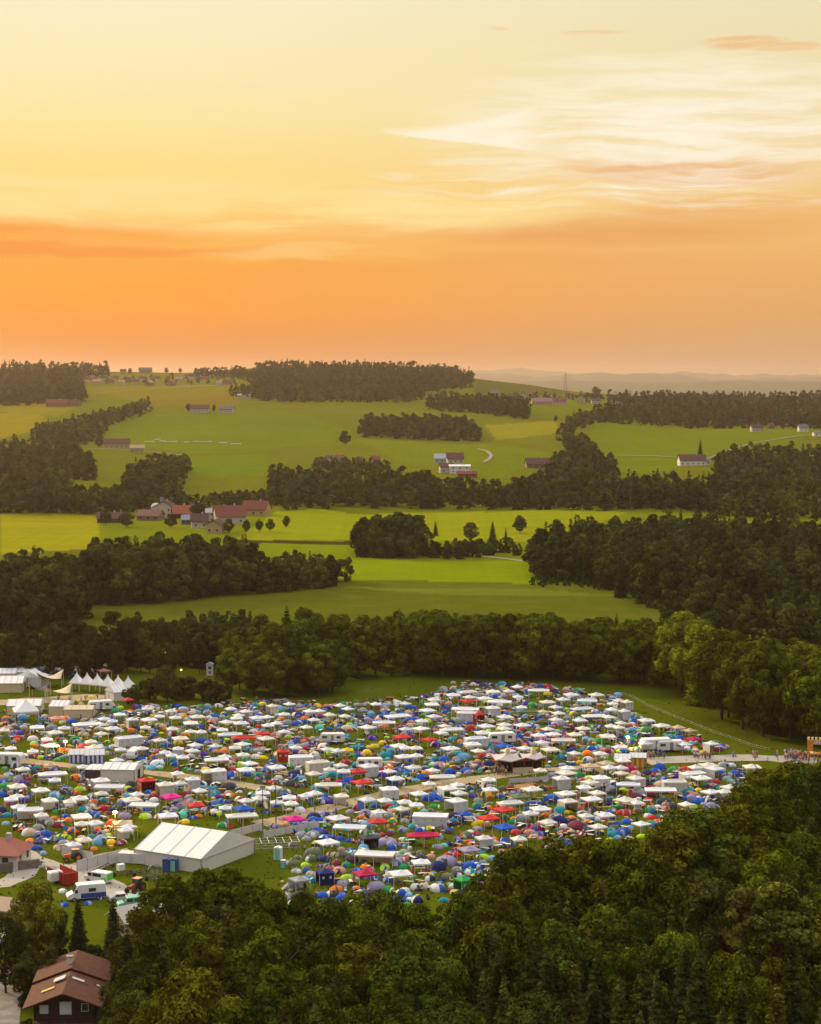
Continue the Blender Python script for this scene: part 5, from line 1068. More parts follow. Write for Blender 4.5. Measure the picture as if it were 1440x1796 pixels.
# ================================================================ THE TENTS OF THE CAMP
# pixel lists read off enlargements: per tile origin, scale 4: x,y of the roof centre, width, colour / style letters
T1 = (0, 1150); T2 = (360, 1180); T3 = (720, 1180); T4 = (1080, 1180); T5 = (0, 1430); T7 = (500, 1400)
GZ = {
T1: "95,75,90;150,78,60;40,105,110;200,110,100;420,88,60;510,92,70;620,98,60i;730,100,110i;310,128,60;840,402,90;1030,365,70;1200,378,90;1120,418,80;1230,425,90;1385,420,110;730,432,90;930,442,90B;1060,440,130;790,452,80;1340,462,140;600,482,200;720,475,60;260,490,140;785,498,120;450,500,95;1210,510,90;1335,525,90;1410,525,60;385,535,110;725,538,90;30,520,80;1020,500,70;330,583,90;900,560,190B;640,598,90;1265,570,140;1120,583,100;350,618,150;75,638,90;660,635,120B;990,640,100;845,652,90;1370,620,100;1250,645,90B;1350,655,100;230,668,90;150,685,90;1160,670,90;1210,690,90;1290,703,100;820,722,90;160,788,100;350,762,90e;585,775,90;1245,822,100;370,820,200;385,868,100;705,870,150B;770,912,210;1350,855,110B;1160,895,130B;1265,890,80;120,910,160;285,940,130;960,960,90;120,975,90;70,1000,110;710,960,100;920,1000,150;350,1010,120;560,995,130;1010,1035,200;1400,940,90;135,1055,110;245,1070,180;490,1020,90;300,1110,100;570,1115,180;1180,1110,160;1080,1155,100;610,1165,110;1430,1170,80;590,625,120r;1190,980,150h;1030,862,130rB;1375,1035,130r;40,500,90i;400,430,120i;860,1160,150e;900,1185,100;700,310,90r;900,300,60r",
T2: "180,245,70;285,262,85;470,222,70B;590,212,80;235,290,80;375,308,120;430,300,60;945,222,80;1000,245,70;1195,212,75;1400,208,80;740,260,90;795,260,70;875,290,85;980,292,80;555,285,90;220,312,90;150,340,100;250,345,120;765,320,85;1350,298,180;500,345,80;440,362,90;120,390,90;710,372,85;1255,340,160;1135,378,140;1405,385,90;555,405,85;175,425,170;425,452,120;260,488,110;70,505,90;210,515,100;635,515,90;855,525,90;930,540,90;1000,530,70y;1360,505,120;1410,520,70;265,565,100;670,575,170B;140,580,90;80,600,170;1395,575,140;310,622,110;790,620,160B;950,638,90;1145,650,150B;285,672,160;100,670,120B;500,655,130;20,680,80;760,700,110;870,675,90;980,685,110;1290,680,90;1335,735,120;865,775,190;480,795,110;405,830,110;700,850,90;785,835,110;955,850,110;590,870,110;285,885,110;380,875,110;500,895,100;600,905,110;1135,885,120;1260,883,110;1400,900,110;140,935,100;225,990,220;335,1042,90;930,1005,180;1220,965,110;1375,950,110;1010,1070,230;30,1040,90;860,1175,170;400,412,130r;270,450,170r;1380,440,120r;1050,680,140r;1095,755,150r;545,545,100rB;625,1015,160h;1210,1025,150r;265,945,150b;1140,1140,140dB;1290,800,150B",
T3: "400,125,140;300,145,110;580,128,120;690,122,80;900,115,150;750,92,60;1130,150,120;1305,150,110;165,185,90;415,165,90;520,172,110;755,162,70;150,212,130;630,195,170;960,195,120;1070,182,90;1240,192,140;1420,210,60;120,252,110;385,245,200;575,235,120B;780,235,80;1020,235,90;1200,240,160;400,275,150B;820,265,140v;930,265,80e;165,300,100;665,305,120;1040,275,90;1410,250,80;1290,290,170;1390,300,90;1020,325,90;1190,325,100;80,335,90;660,355,100;660,385,90;530,370,120;785,358,110;70,378,130;240,365,80;290,390,160;215,415,90;1210,385,100;1420,370,90;965,385,90;510,415,130;680,410,80;890,425,100;1000,420,110;460,450,160B;1150,425,100;1370,430,140;1075,465,170;920,480,100;435,490,150;30,520,100;280,520,150;475,535,100;680,540,100;820,520,110;970,528,130;1150,550,90;1330,560,100;40,570,100;30,660,110;155,672,90;1100,660,110;1260,645,160e;1370,625,120e;1400,660,110;910,675,100;1090,695,160;225,715,180;130,765,70;1060,735,120B;1330,725,160B;550,745,110;1260,760,120;255,795,140;330,775,100;60,835,120;340,840,110;560,805,110;850,805,150;1220,790,110;1085,835,160;1310,835,110;765,850,140v;320,885,170B;1100,890,130B;1270,870,170;40,915,110;700,905,180;910,945,140;840,975,110;1220,995,110;960,1035,120;1370,985,130;140,985,250B;1315,1065,120;515,1150,120B;760,1160,110;110,1130,230c;130,455,110r;400,190,110r;660,945,160r;545,1005,150r;470,280,70rB;650,500,140b;660,1075,160b;385,975,90b",
T4: "25,190,60B;80,200,70B;60,265,70B;215,325,120;320,360,120;40,345,80;15,375,70;440,380,90e;520,395,90e;210,490,95;480,490,95;670,490,100;20,510,80;50,605,110;30,660,80;40,690,90;140,730,120B;100,775,170;440,755,170B;320,815,220;560,655,60;650,640,130;960,645,130;690,660,150;540,690,180;620,725,150;650,825,120;800,790,120;740,820,110B;910,810,100;495,912,100;60,885,150;150,900,100;180,1045,120;545,455,110c",
T5: "515,190,100;580,165,120;950,155,120;880,90,100;970,75,100;620,45,120;440,1510,1",
T7: "640,385,300;950,435,140;560,515,190c;810,515,170;90,550,140a;1250,560,100gB;280,505,130nB;1290,350,150k;560,470,1"}
DM = {
T1: "365,495,a,80;85,555,b,60;860,480,y;910,380,o;975,378,a;1175,470,t;1305,435,l;1105,485,e,90;595,535,e,90;740,590,l;700,605,t;1415,590,b,80;1020,565,y;250,620,o;285,700,l;500,690,y;385,610,l;400,720,g;525,585,g,80;745,640,t;875,615,w;935,605,r;1000,590,r;1050,570,n;1170,605,l;1135,650,g;1080,705,o,80;1225,750,b,70;1305,780,g;1330,755,e;1010,740,a,80;880,765,a;1320,930,o;1400,890,n,110;900,920,l,60;1085,950,o;1040,940,b;1210,1025,b;1180,1045,a;385,965,s,90;485,925,a;125,860,k,90;205,850,c;15,840,o;830,1055,v,90;745,1050,o;775,980,o;660,1015,o,80;650,975,a,80;1290,1110,m,90;1300,1155,y,70;1360,1120,b;1020,1115,l,90;1395,1110,o;830,1095,a;50,1105,t,70;115,1100,t,70;205,1110,y,110;270,1130,o,80;380,1125,o;430,1140,o;340,1165,a,80;460,1110,b;685,1110,b;390,1080,g;15,970,b,80;25,1060,p;640,1050,a,90;765,1020,f;12,470,y;100,475,e;165,440,b;170,475,t;435,460,l;95,590,a;150,560,e;230,575,w,80;1105,745,w,110;265,125,p;290,95,p;380,135,d;205,138,t;560,310,y;640,280,y;570,330,e;820,345,d;455,600,o;430,650,o,70;480,650,o;840,1175,o;780,1150,o",
T2: "130,278,y;170,300,g;50,375,o,60;640,350,b,70;800,375,m,70;905,345,y;585,445,l,60;670,410,o;850,220,o;800,225,y;710,220,b;520,250,s,90;1150,265,n;375,360,r;350,500,b;15,470,b,70;770,475,b;1135,550,y,70;1070,565,b;1035,570,g;1145,510,y;470,608,b;250,645,l,90;380,655,o;150,720,b,80;375,710,g,90;635,690,n,100;890,715,t,110;865,735,o;945,750,h;1285,655,o,80;1245,710,p,80;70,840,t,80;120,850,o;570,690,o;480,740,b;100,975,l,70;70,910,b,90;820,890,b,90;895,895,p,80;840,985,k,110;710,1080,g,70;785,1090,b,70;895,1135,b,60;950,1150,b;830,1135,t;710,1150,a,70;620,1190,v,80;1230,1120,r,60;1320,1020,y;1100,1000,o;1190,920,b,80;1290,925,r,80;1330,940,t,90;1390,1090,a,90;1300,1095,a;205,1055,r;120,1060,g,80;1000,755,b,90;355,580,w,80;515,725,w,70;665,955,w,80;770,560,w,60;995,385,e,100;1340,460,f,60;575,555,r,70;690,470,i;730,485,b;560,1050,o;540,1010,h;1225,1185,k,100;1305,1190,k,90;600,770,d,90;660,780,d,70;160,790,d,120;240,810,d;1250,610,g,80;1270,570,t,90;1160,640,e",
T3: "440,75,w,50;835,88,o,60;1000,95,s;255,240,b,60;240,325,o;1150,595,o,70;920,585,a,100;1060,580,t,80;1245,600,w,80;1340,215,o,60;1095,245,l;665,235,b;235,485,g,50;350,470,o;600,420,l;800,495,o;590,515,t,80;470,610,o,60;410,625,b;640,585,b,100;275,685,b,80;70,720,b,100;440,850,p,80;560,860,o;140,870,b,130;990,880,b,110;890,900,b,70;470,930,g,100;480,885,a,80;570,980,o;710,1010,y,60;660,1005,g;500,1050,y,120;950,990,o,70;1130,1010,o,70;1050,1025,n,130;1180,1065,f,140;1175,930,o,70;790,1010,a,120;390,1125,v,100;590,1155,o;230,1060,s;130,1075,y;330,1150,p,70;740,1110,r,80;450,1185,o,80;350,1020,n,90;1090,960,y;1430,930,g;1200,740,r,60;1060,430,r,80;930,455,h,60;860,470,n,70;1270,525,b,80;1360,525,r;1340,475,g,90;1180,495,t;640,90,l;600,250,w,60;340,330,a,90;200,200,o;300,60,e;860,340,t;900,385,o;745,420,n,80;560,490,t;780,560,v,90;840,570,v,70;370,580,s,110;330,620,v;160,600,t,80;200,640,i,90;530,610,e;190,855,b,90;380,930,a;1200,420,w,60;1255,385,g,70;1060,345,a,90;1130,380,f,80;950,450,b;1390,180,n;1180,200,t;1150,280,y,70;1115,300,g;500,1185,e,60;95,960,m,60;1000,970,f;1060,960,t,90;1420,1000,n;1400,1060,n;1260,1020,d;1420,1120,t,90;870,1130,e;700,1190,d,90;60,1090,b",
T4: "120,330,b,70;210,390,g,80;120,390,s,80;380,440,t,90;450,450,b,70;555,515,o,50;630,515,r,50;745,508,b,60;150,530,g,80;285,470,t,80;410,670,g,90;490,720,r,60;520,725,w,60;755,645,a,90;860,670,n,90;880,705,n,90;735,690,b,70;790,710,a,90;920,755,l,60;650,780,b,80;700,790,b,60;780,735,a,70;200,770,n,80;280,745,b;330,740,b;310,780,e,90;420,800,n,90;490,815,t,110;580,810,y,60;490,870,b;610,890,b,110;680,870,n,90;720,875,t;810,875,t,70;840,885,s,70;230,880,r,70;105,820,c,60;55,810,l,60;170,840,a,100;335,890,d,120;350,945,i,70;295,930,w;400,930,d,100;240,960,g,90;60,970,r,100;225,990,w,70;345,1005,w,70;295,1040,o,100;75,1030,b,90;100,1075,s,60;15,1140,s,60;15,930,g,70;10,1050,b,70;500,525,w,60;90,390,w;25,420,k;240,430,p;90,440,t,80;350,420,g;600,455,f;780,505,i;960,700,g;905,700,t,70;280,550,n,60;60,540,b,70;140,700,i,80;210,690,d,90;340,810,w;870,860,s;20,520,w,60",
T5: "210,165,o,70;190,185,p,70;250,215,b,70;305,250,s,50;505,90,o,80;450,190,a,90;700,175,s,110;555,240,b,60;780,180,y,80;845,180,f,100;640,135,t,60;330,30,a,90;400,60,f,80;720,120,a,90;760,125,l,60;430,160,d,80;660,220,o,40;290,175,d,60;480,20,o,60;620,600,b,60;450,610,b,60;560,560,b,90;680,560,b,90;440,515,w,60;970,575,b,60;1010,595,l,40",
T7: "270,415,n,110;200,385,v,140;360,440,f,80;420,385,v,90;430,455,g,80;380,495,i,100;575,470,o,90;685,465,l,80;770,430,a,120;850,405,r,70;510,485,b,50;700,300,k,150;1040,320,m,50;1115,315,m,50;1155,305,n;910,505,r,80;830,470,g,80;720,560,b,70;700,520,d,80;430,540,l,90;405,585,a,110;640,605,k,130;730,630,g,90;500,615,o,60;840,635,w,80;915,610,w,80;1015,550,n,80;1015,520,y,60;1140,540,v,100;1070,475,n,120;1130,435,k,160;1140,385,r,80;1290,465,b,110;1330,440,b,70;1395,405,l,90;1335,540,l,90;1070,620,w,130;1385,440,a,70;950,370,v,60;880,370,v,60;1025,395,i,50;80,495,a,80;140,455,l,50;850,320,t,70;1360,300,y,80;1170,370,b,70;460,350,b,60;560,335,s,80;395,345,i,50;60,610,a,100;150,490,v,90;300,460,v,60;740,400,k,90;620,540,b;960,465,d;980,500,f;1210,520,d,110;1270,600,w;1000,610,e;1180,600,w;870,660,s,60;1080,330,k;330,375,e,90;50,440,v,120;90,400,v"}
COLS = {'w': ('white', (0.80,0.80,0.80)), 'y': ('yellow', (0.85,0.60,0.02)), 'l': ('lime', (0.48,0.78,0.02)), 'g': ('green', (0.03,0.35,0.07)), 't': ('teal', (0.01,0.30,0.36)), 'm': ('mint', (0.12,0.68,0.48)),
  'b': ('blue', (0.01,0.10,0.52)), 'n': ('navy', (0.015,0.025,0.14)), 'p': ('purple', (0.10,0.03,0.34)), 'k': ('lilac', (0.36,0.30,0.46)), 'r': ('red', (0.62,0.035,0.03)), 'c': ('crimson', (0.50,0.01,0.07)), 'o': ('orange', (0.88,0.22,0.01)),
  'a': ('grey', (0.32,0.33,0.35)), 'd': ('dark grey', (0.06,0.05,0.07)), 'e': ('beige', (0.60,0.47,0.30)), 'v': ('olive green', (0.14,0.17,0.08)), 'i': ('salmon pink', (0.66,0.28,0.24)), 's': ('sky blue', (0.16,0.45,0.68)), 'f': ('maroon', (0.22,0.03,0.05)), 'h': ('magenta', (0.75,0.01,0.28))}
rt = random.Random(23)
ITEMS = []   # dict: kind, x, y, r, size, colour letter, fixed
for org, s in GZ.items():
    for q in s.split(';'):
        f = q.split(','); x, y, w = float(f[0]), float(f[1]), f[2]; fl = ''.join(ch for ch in w if ch.isalpha()); w = float(''.join(ch for ch in w if not ch.isalpha()))
        if w < 5: continue
        X, Y = at(org[0] + x/4, org[1] + y/4, 2.35); wm = w / 4 * Y / F
        c = next((ch for ch in fl if ch.islower()), 'w'); box = 'B' in fl
        long_ = wm > 5.0; s_ = max(2.5, min(3.5, wm / (2.0 if long_ else 1.16)))
        ITEMS.append(dict(kind='party_tent' if box else 'gazebo', X=X, Y=Y, long=long_, s=s_, c=c, r=s_ * (.85 if long_ else .58), fix=1))
for org, s in DM.items():
    for q in s.split(';'):
        f = q.split(','); w = float(f[3]) if len(f) > 3 else 46.0
        X, Y = at(org[0] + float(f[0])/4, org[1] + float(f[1])/4, .6); wm = max(1.6, min(4.2, w / 4 * Y / F * 1.0))
        ITEMS.append(dict(kind='tunnel_tent' if rt.random() < .30 and wm > 2 else 'dome_tent', X=X, Y=Y, s=wm, c=f[2], r=wm * .42, fix=1))
NO = [np.array(wpoly(p)) for p in ([(215,1450),(330,1430),(470,1445),(470,1500),(430,1540),(340,1545),(215,1510)], [(868,1336),(955,1336),(955,1382),(868,1382)], [(470,1470),(550,1470),(530,1560),(470,1560)], [(60,1495),(260,1495),(260,1540),(60,1540)],
      [(180,1352),(252,1352),(252,1376),(160,1376)], [(1072,1330),(1132,1330),(1132,1350),(1072,1350)], [(120,1320),(186,1320),(186,1342),(120,1342)], [(0,1255),(0,1225),(160,1238),(160,1262)], [(800,1400),(835,1390),(840,1410),(800,1415)])]
TR = [(ground([p[0] for p in pts], [p[1] for p in pts])[:, :2], w) for pts, w in (([(455,1446),(560,1421),(650,1400),(740,1380),(800,1371),(870,1362),(930,1352)], 3.6), ([(0,1327),(60,1338),(120,1343),(200,1349),(300,1358),(400,1372),(470,1384)], 3.0), ([(900,1350),(960,1352),(1040,1345),(1135,1335)], 2.6), ([(1130,1335),(1180,1332),(1375,1331)], 5.0))]
def near_track(x, y):
    for P, w in TR:
        for a, b in zip(P[:-1], P[1:]):
            d = b - a; t = max(0, min(1, ((x-a[0])*d[0] + (y-a[1])*d[1]) / (d @ d))); 
            if math.hypot(x-a[0]-d[0]*t, y-a[1]-d[1]*t) < w: return True
    return False
xs_, ys_ = CAMPW[:, 0], CAMPW[:, 1]; PX = [(i['X'], i['Y'], i['r']) for i in ITEMS]
P3 = np.array(PX); added = 0; DC = 'bbbbbnnnnttggvvvaaaadddddolyrrcffpkkweesiww'
CAMP2 = wpoly([(-15,1168),(60,1164),(205,1174),(205,1182),(120,1192),(70,1186),(-15,1186)])
rs_ = np.random.RandomState(5); cx_ = rs_.uniform(xs_.min() - 4, xs_.max(), 90000); cy_ = rs_.uniform(ys_.min(), ys_.max() + 60, 90000)
ok = inside(CAMPW, cx_, cy_) & (np.sin(cx_/9.0+1)*np.sin(cy_/17.0) < .93)
for n_ in NO: ok &= ~inside(n_, cx_, cy_)
ok |= inside(CAMP2, cx_, cy_); cx_, cy_ = cx_[ok], cy_[ok]
for x, y in zip(cx_.tolist(), cy_.tolist()):
    if added >= 2500: break
    r = rt.choice([.55,.62,.7,.8,.9,1.0,1.2]) * (1 if added < 1500 else .85); d = np.hypot(P3[:, 0]-x, P3[:, 1]-y) - P3[:, 2] - r
    if d.min() < (-.30 if added < 1000 else -.52 if added < 1800 else -.68) or near_track(x, y): continue
    P3 = np.vstack([P3, [x, y, r]]); added += 1
    if y > 545 and rt.random() < .45: ITEMS.append(dict(kind='gazebo', X=x, Y=y, long=rt.random() < .4, s=rt.uniform(2.6, 3.2), c='w', r=1.7, fix=0)); continue
    ITEMS.append(dict(kind='tunnel_tent' if rt.random() < .32 else 'dome_tent', X=x, Y=y, s=r/.43, c=rt.choice(DC), r=r, fix=0))
# keep footprints apart
P = np.array([[i['X'], i['Y']] for i in ITEMS]); R_ = np.array([i['r'] for i in ITEMS])
for it in range(14):
    D_ = P[:, None] - P[None]; L_ = np.linalg.norm(D_, axis=2) + 1e-6; ov = np.clip((R_[:, None] + R_[None]) * .80 - L_, 0, None); np.fill_diagonal(ov, 0)
    P += ((D_ / L_[..., None]) * ov[..., None] * .28).sum(1)
for i, p in zip(ITEMS, P): i['X'], i['Y'] = float(p[0]), float(p[1]); i['px'], i['py'] = topix(p[0], p[1], 1.0)
MRQ = NO[0]; ITEMS = [i for i in ITEMS if not inside(MRQ, np.array([i['X']]), np.array([i['Y']]))[0] or (i['px'] < 240 and i['py'] < 1478) or i['py'] < 1445]
print('ITEMS', len(ITEMS), added)

def canopy_rings(L, W, hp, he=2.15):
    lx, wy = L/2, W/2; rx = max(0.0, lx - wy) ; out = []
    for k in range(5):
        t = k / 4; z = he + (hp - he) * t - .10 * math.sin(t * math.pi); a = lx + (rx - lx) * t; b_ = wy * (1 - t) + .02
        out.append([(-a, -b_, z), (0, -b_, z - (.05 if k == 0 else 0)), (a, -b_, z), (a, b_, z), (0, b_, z - (.05 if k == 0 else 0)), (-a, b_, z)])
    return out
def gazebo_bits(L, W):
    hp = 2.72 if L == W else 2.6; c = MB(); rg = canopy_rings(L, W, hp)
    c.rings([[(x*1.01, y*1.01, z-.24) for x, y, z in rg[0]]] + rg, cap=False); c.f.append(tuple(range(len(c.v)-6, len(c.v)))); c.mi.append(0)
    legs = [(sx*L/2*.97, sy*W/2*.97) for sx in (-1, 1) for sy in (-1, 1)] + ([(0, -W/2*.97), (0, W/2*.97)] if L > W else [])
    return c, legs
def wall_bits(L, W, sides):
    b = MB(); w = MB(); e = .03
    for s in sides:
        if s in 'ns':
            y = (W/2 - e) * (1 if s == 'n' else -1); b.box(-L/2+.05, L/2-.05, y-.01, y+.01, .05, 2.1)
            for k in range(int(L // 1.4)): 
                x = -L/2 + .8 + k * 1.4; yy = y + (.016 if y > 0 else -.016); w.box(x-.22, x+.22, yy-.004, yy+.004, 1.15, 1.6)
        else:
            x = (L/2 - e) * (1 if s == 'e' else -1); b.box(x-.01, x+.01, -W/2+.05, W/2-.05, .05, 2.1)
    return b, w
GP = {}
M_WIN = mat('clear_window_sheet', (0.50,0.50,0.51), 0.4)
def gazebo_proto(kind, long_, near):
    L, W = (6.0, 3.0) if long_ else (3.0, 3.0); c, legs = gazebo_bits(L, W)
    if kind == 'party_tent': wl, wn = wall_bits(L, W, 'nsw' if long_ else 'nse')
    else: wl = None
    if near:
        cm = c.mesh('canopy', M_CLOTH); l = MB().tube((0,0,0), (0,0,2.2), .045, n=5).mesh('leg', M_POLE)
        return dict(canopy=cm, leg=l, legs=legs, wall=wl.mesh('side_wall', M_CLOTH) if wl else None, win=wn.mesh('window', M_WIN) if wl else None)
    m = MB(); m.v, m.f, m.mi = list(c.v), list(c.f), list(c.mi)
    for x, y in legs: m.tube((x, y, 0), (x, y, 2.2), .05, n=4, mi=1)
    if wl: m.add(wl.v, wl.f, 0); m.add(wn.v, wn.f, 2)
    return dict(one=m.mesh(kind, [M_CLOTH, M_POLE, M_WIN]))
def dome_mesh(seed, door=False):
    rs_ = random.Random(seed); n = 16; rings = []; mb = MB(); tall = rs_.uniform(.34, .46); asp = rs_.uniform(.82, 1.0)
    for k in range(7):
        t = k / 6 * math.pi / 2; r = .5 * math.cos(t) ** .75 if k < 6 else .015; z = tall * math.sin(t) ** 1.0; ring = []
        for i in range(n):
            a = 2 * math.pi * i / n; q = abs(math.cos(2 * (a - math.pi/4))); rr_ = r * (1 + .10 * q - .03); ring.append((rr_*math.cos(a), rr_*asp*math.sin(a), z))
        rings.append(ring)
    mb.rings(rings, cap=True)
    for i in range(n * 6):
        if (i % n) in (0, 1) and i // n < 4: mb.mi[i] = 1     # door panel
        elif (i % n) in (8, 9, 7) and i // n < 5 and seed % 2: mb.mi[i] = 1
    if seed % 3 == 0: mb.tube((.42, -.22, 0), (.72, 0, .22), .012, n=4); mb.add([(.45,-.2,.30),(.45,.2,.30),(.80,.16,.02),(.80,-.16,.02)], [(0,1,2,3)], 0)
    return mb
def tunnel_mesh(seed):
    rs_ = random.Random(seed); mb = MB(); rings = []; L = .62; n = 9; H = rs_.uniform(.32, .42)
    for x, s in ((-L, .12), (-L*.82, .62), (-L*.3, 1.0), (-L*.1, .90), (L*.15, .98), (L*.5, .80), (L*.72, .78), (L*.95, .25)):
        rings.append([(x, -.40 * s * math.cos(a), H * s * math.sin(a)) for a in [i * math.pi / (n - 1) for i in range(n)]])
    mb.rings(rings, closed=False, cap=True); m = (n - 1)
    for k in range(m): mb.mi[m * 5 + k] = 1
    if seed % 2: 
        for k in range(m): mb.mi[m * 2 + k] = 1
    return mb
M_TRIMS = [mat('trim_grey', (0.30,0.31,0.34), 0.8, 0.2), mat('trim_light', (0.62,0.62,0.60), 0.8, 0.15), mat('trim_dark', (0.05,0.05,0.07), 0.8, 0.2), mat('trim_blue', (0.03,0.10,0.30), 0.8, 0.2)]
DPR = [dome_mesh(i).mesh('fly', [M_CLOTH, M_TRIMS[i % 4]], smooth=False) for i in range(8)]
TPR = [tunnel_mesh(i).mesh('fly', [M_CLOTH, M_TRIMS[(i + 1) % 4]]) for i in range(6)]
DOORM = MB().add([(.47,-.13,.0),(.50,.13,.0),(.40,.10,.24),(.36,0,.31),(.38,-.10,.24)], [(0,1,2,3,4)]).mesh('door', M_DARK)
VENTM = MB().extr([(-.06,.40),(.10,.40),(.02,.50)], -.07, .07).mesh('vent', M_TRIMS[0])
# labels: look + neighbours + landmark
LM = [('the big marquee',340,1490),('the ornate bar',905,1345),('the yellow striped stalls',1105,1343),('the pagoda tent row',178,1203),('the red skip',113,1535),('the watch booth',368,1178),('the blue walled stalls',152,1332),('the left orange lamp',115,1315),
      ('the star canopy',45,1245),('the long hall tent',212,1362),('the long white caravans',1163,1314),('the metal scaffold',485,1490),('the twin masts',472,1420),('the round crowned trees',985,1480),('the camp front edge',690,1565),('the tallest right tree',1370,1360),
      ('the left mast',106,1410),('the meadow corner',600,1225),('the farthest tents',850,1205),('the string fence',1180,1262),('the mid-camp caravan',880,1300),('the small hipped house',20,1500),('the track middle',650,1400),('the right path',1250,1331)]
USED = {}
def where(px, py, k=0):
    d = sorted((math.hypot((px-a)*1.0, (py-b)*2.2), nm, a, b) for nm, a, b in LM)[k]; dist, nm, a, b = d
    dx, dy = px - a, (py - b) * 2.2
    rel = ('right of ' if dx > 0 else 'left of ') if abs(dx) > abs(dy) else ('in front of ' if dy > 0 else 'behind ')
    pre = 'just ' if dist < 45 else 'well ' if dist > 110 else ''
    return pre + rel + nm
PXY = np.array([[i['px'], i['py'] * 2.2] for i in ITEMS]); KN = {'gazebo': 'gazebo', 'party_tent': 'walled tent', 'dome_tent': 'dome', 'tunnel_tent': 'tunnel tent'}
def label(idx):
    it = ITEMS[idx]; c = COLS[it['c']][0]; k = it['kind']
    if k == 'gazebo': base = ('long ' if it['long'] else '') + c + ' gazebo'
    elif k == 'party_tent': base = ('long ' if it['long'] else '') + c + ' walled tent'
    else: base = ('big ' if it['s'] > 3.3 else 'small ' if it['s'] < 2.2 else '') + c + (' dome tent' if k == 'dome_tent' else ' tunnel tent')
    d = np.hypot(*(PXY - PXY[idx]).T); o = np.argsort(d)[1:7]; nb = []
    for j in o: 
        w = COLS[ITEMS[j]['c']][0] + ' ' + KN[ITEMS[j]['kind']]
        if w not in nb: nb.append(w)
    W1 = where(it['px'], it['py']); W2 = where(it['px'], it['py'], 1)
    cand = [f'{base} {W1}', f'{base} beside a {nb[0]}, {W1}', f'{base} beside a {nb[0]}, {W2}']
    if len(nb) > 1: cand += [f'{base} between {nb[0]} and {nb[1]}, {W1}', f'{base} between {nb[0]} and {nb[1]}, {W2}']
    if len(nb) > 2: cand += [f'{base} between {nb[0]} and {nb[2]}, {W1}', f'{base} between {nb[1]} and {nb[2]}, {W1}', f'{base} between {nb[1]} and {nb[2]}, {W2}']
    cand = [q for q in cand if len(q.split()) <= 16]
    for q in cand[1:] if (k in ('gazebo','party_tent') and it['c'] == 'w') or True else cand:
        if q not in USED: USED[q] = 1; return q
    return cand[-1]
GN = {'gazebo': 'pop-up gazebos all over the camp', 'party_tent': 'walled white tents all over the camp', 'dome_tent': 'small dome tents all over the camp', 'tunnel_tent': 'tunnel tents all over the camp'}
def mulc(c, lo=.85, hi=1.08):
    j = rt.uniform(lo, hi); return tuple(min(.9, v * j) for v in c)
order = sorted(range(len(ITEMS)), key=lambda i: -ITEMS[i]['s'] * (1.8 if ITEMS[i].get('long') else 1) / ITEMS[i]['Y']); cnt = {}
SV = {'gazebo': [], 'tent': []}
for idx in order:
    it = ITEMS[idx]; k = it['kind']; cnt[k] = cnt.get(k, 0) + 1; n = cnt[k]
    near = it['Y'] < 445; col = mulc(COLS[it['c']][1]) if it['c'] != 'w' else mulc(rt.choice([(0.82,0.81,0.82),(0.82,0.81,0.82),(0.84,0.83,0.80),(0.76,0.75,0.72),(0.72,0.75,0.82),(0.80,0.74,0.64)]), .88, 1.05)
    if k in ('gazebo', 'party_tent'):
        rz = math.radians(rt.choice([28, 20, 35, 24, 118, 12]) + rt.uniform(-8, 8)); sc = it['s'] / 3.0
        if it.get('long'): rz = math.radians(rt.choice([8, 16, 24, -6]) + rt.uniform(-6, 6))
        if n > 300:
            pr = GP.setdefault((k, it['long'], False), gazebo_proto(k, it['long'], False)); SV['gazebo'].append((pr['one'], it['X'], it['Y'], rz, sc, col)); continue
        key = (k, it['long'], near); pr = GP.setdefault(key, None) or gazebo_proto(k, it['long'], near); GP[key] = pr; lb = label(idx)
        if near:
            o = thing(k, lb, 'gazebo' if k == 'gazebo' else 'tent', (it['X'], it['Y'], 0), rz, GN[k]); o.scale = (sc, sc, rt.uniform(.93, 1.08))
            link_mesh('canopy', pr['canopy'], o, col)
            for x, y in pr['legs']: q = link_mesh('leg', pr['leg'], o); q.location = (x, y, 0)
            if pr['wall']: q = link_mesh('side_wall', pr['wall'], o, mulc(tuple(v*.9 for v in col))); link_mesh('window', pr['win'], q)
            elif rt.random() < .22: wl, _ = wall_bits(6.0 if it['long'] else 3.0, 3.0, rt.choice('nwe')); GP.setdefault('rw', {}); wl.build('side_wall', M_CLOTH, o, rt.choice([(0.7,.69,.68),(0.55,.42,.2),(0.05,.12,.4),(0.7,.69,.68)]))
        else:
            o = link_mesh(k, pr['one'], None, col); o.location = (it['X'], it['Y'], 0); o.rotation_euler = (0, 0, rz); o.scale = (sc, sc, rt.uniform(.93, 1.08)); tag(o, lb, 'gazebo' if k == 'gazebo' else 'tent', GN[k])
    else:
        rz = rt.uniform(0, 6.28) if k == 'dome_tent' else math.radians(rt.choice([0, 20, 60, 150, -30]) + rt.uniform(-15, 15)); src = DPR if k == 'dome_tent' else TPR; me = src[rt.randrange(len(src))]; s = it['s']
        hs = s * rt.uniform(.85, 1.15) * (1 if s < 3 else .85)
        if n > (300 if k == 'dome_tent' else 290): SV['tent'].append((me, it['X'], it['Y'], rz, s, col)); continue
        lb = label(idx)
        if it['Y'] < 400:
            o = thing(k, lb, 'tent', (it['X'], it['Y'], 0), rz, GN[k]); o.scale = (s, s, hs); link_mesh('fly', me, o, col)
            if k == 'dome_tent': link_mesh('door', DOORM, o); link_mesh('vent', VENTM, o)
        else:
            o = link_mesh(k, me, None, col); o.location = (it['X'], it['Y'], 0); o.rotation_euler = (0, 0, rz); o.scale = (s, s, hs); tag(o, lb, 'tent', GN[k])
print('COUNTS', cnt, {k: len(v) for k, v in SV.items()})
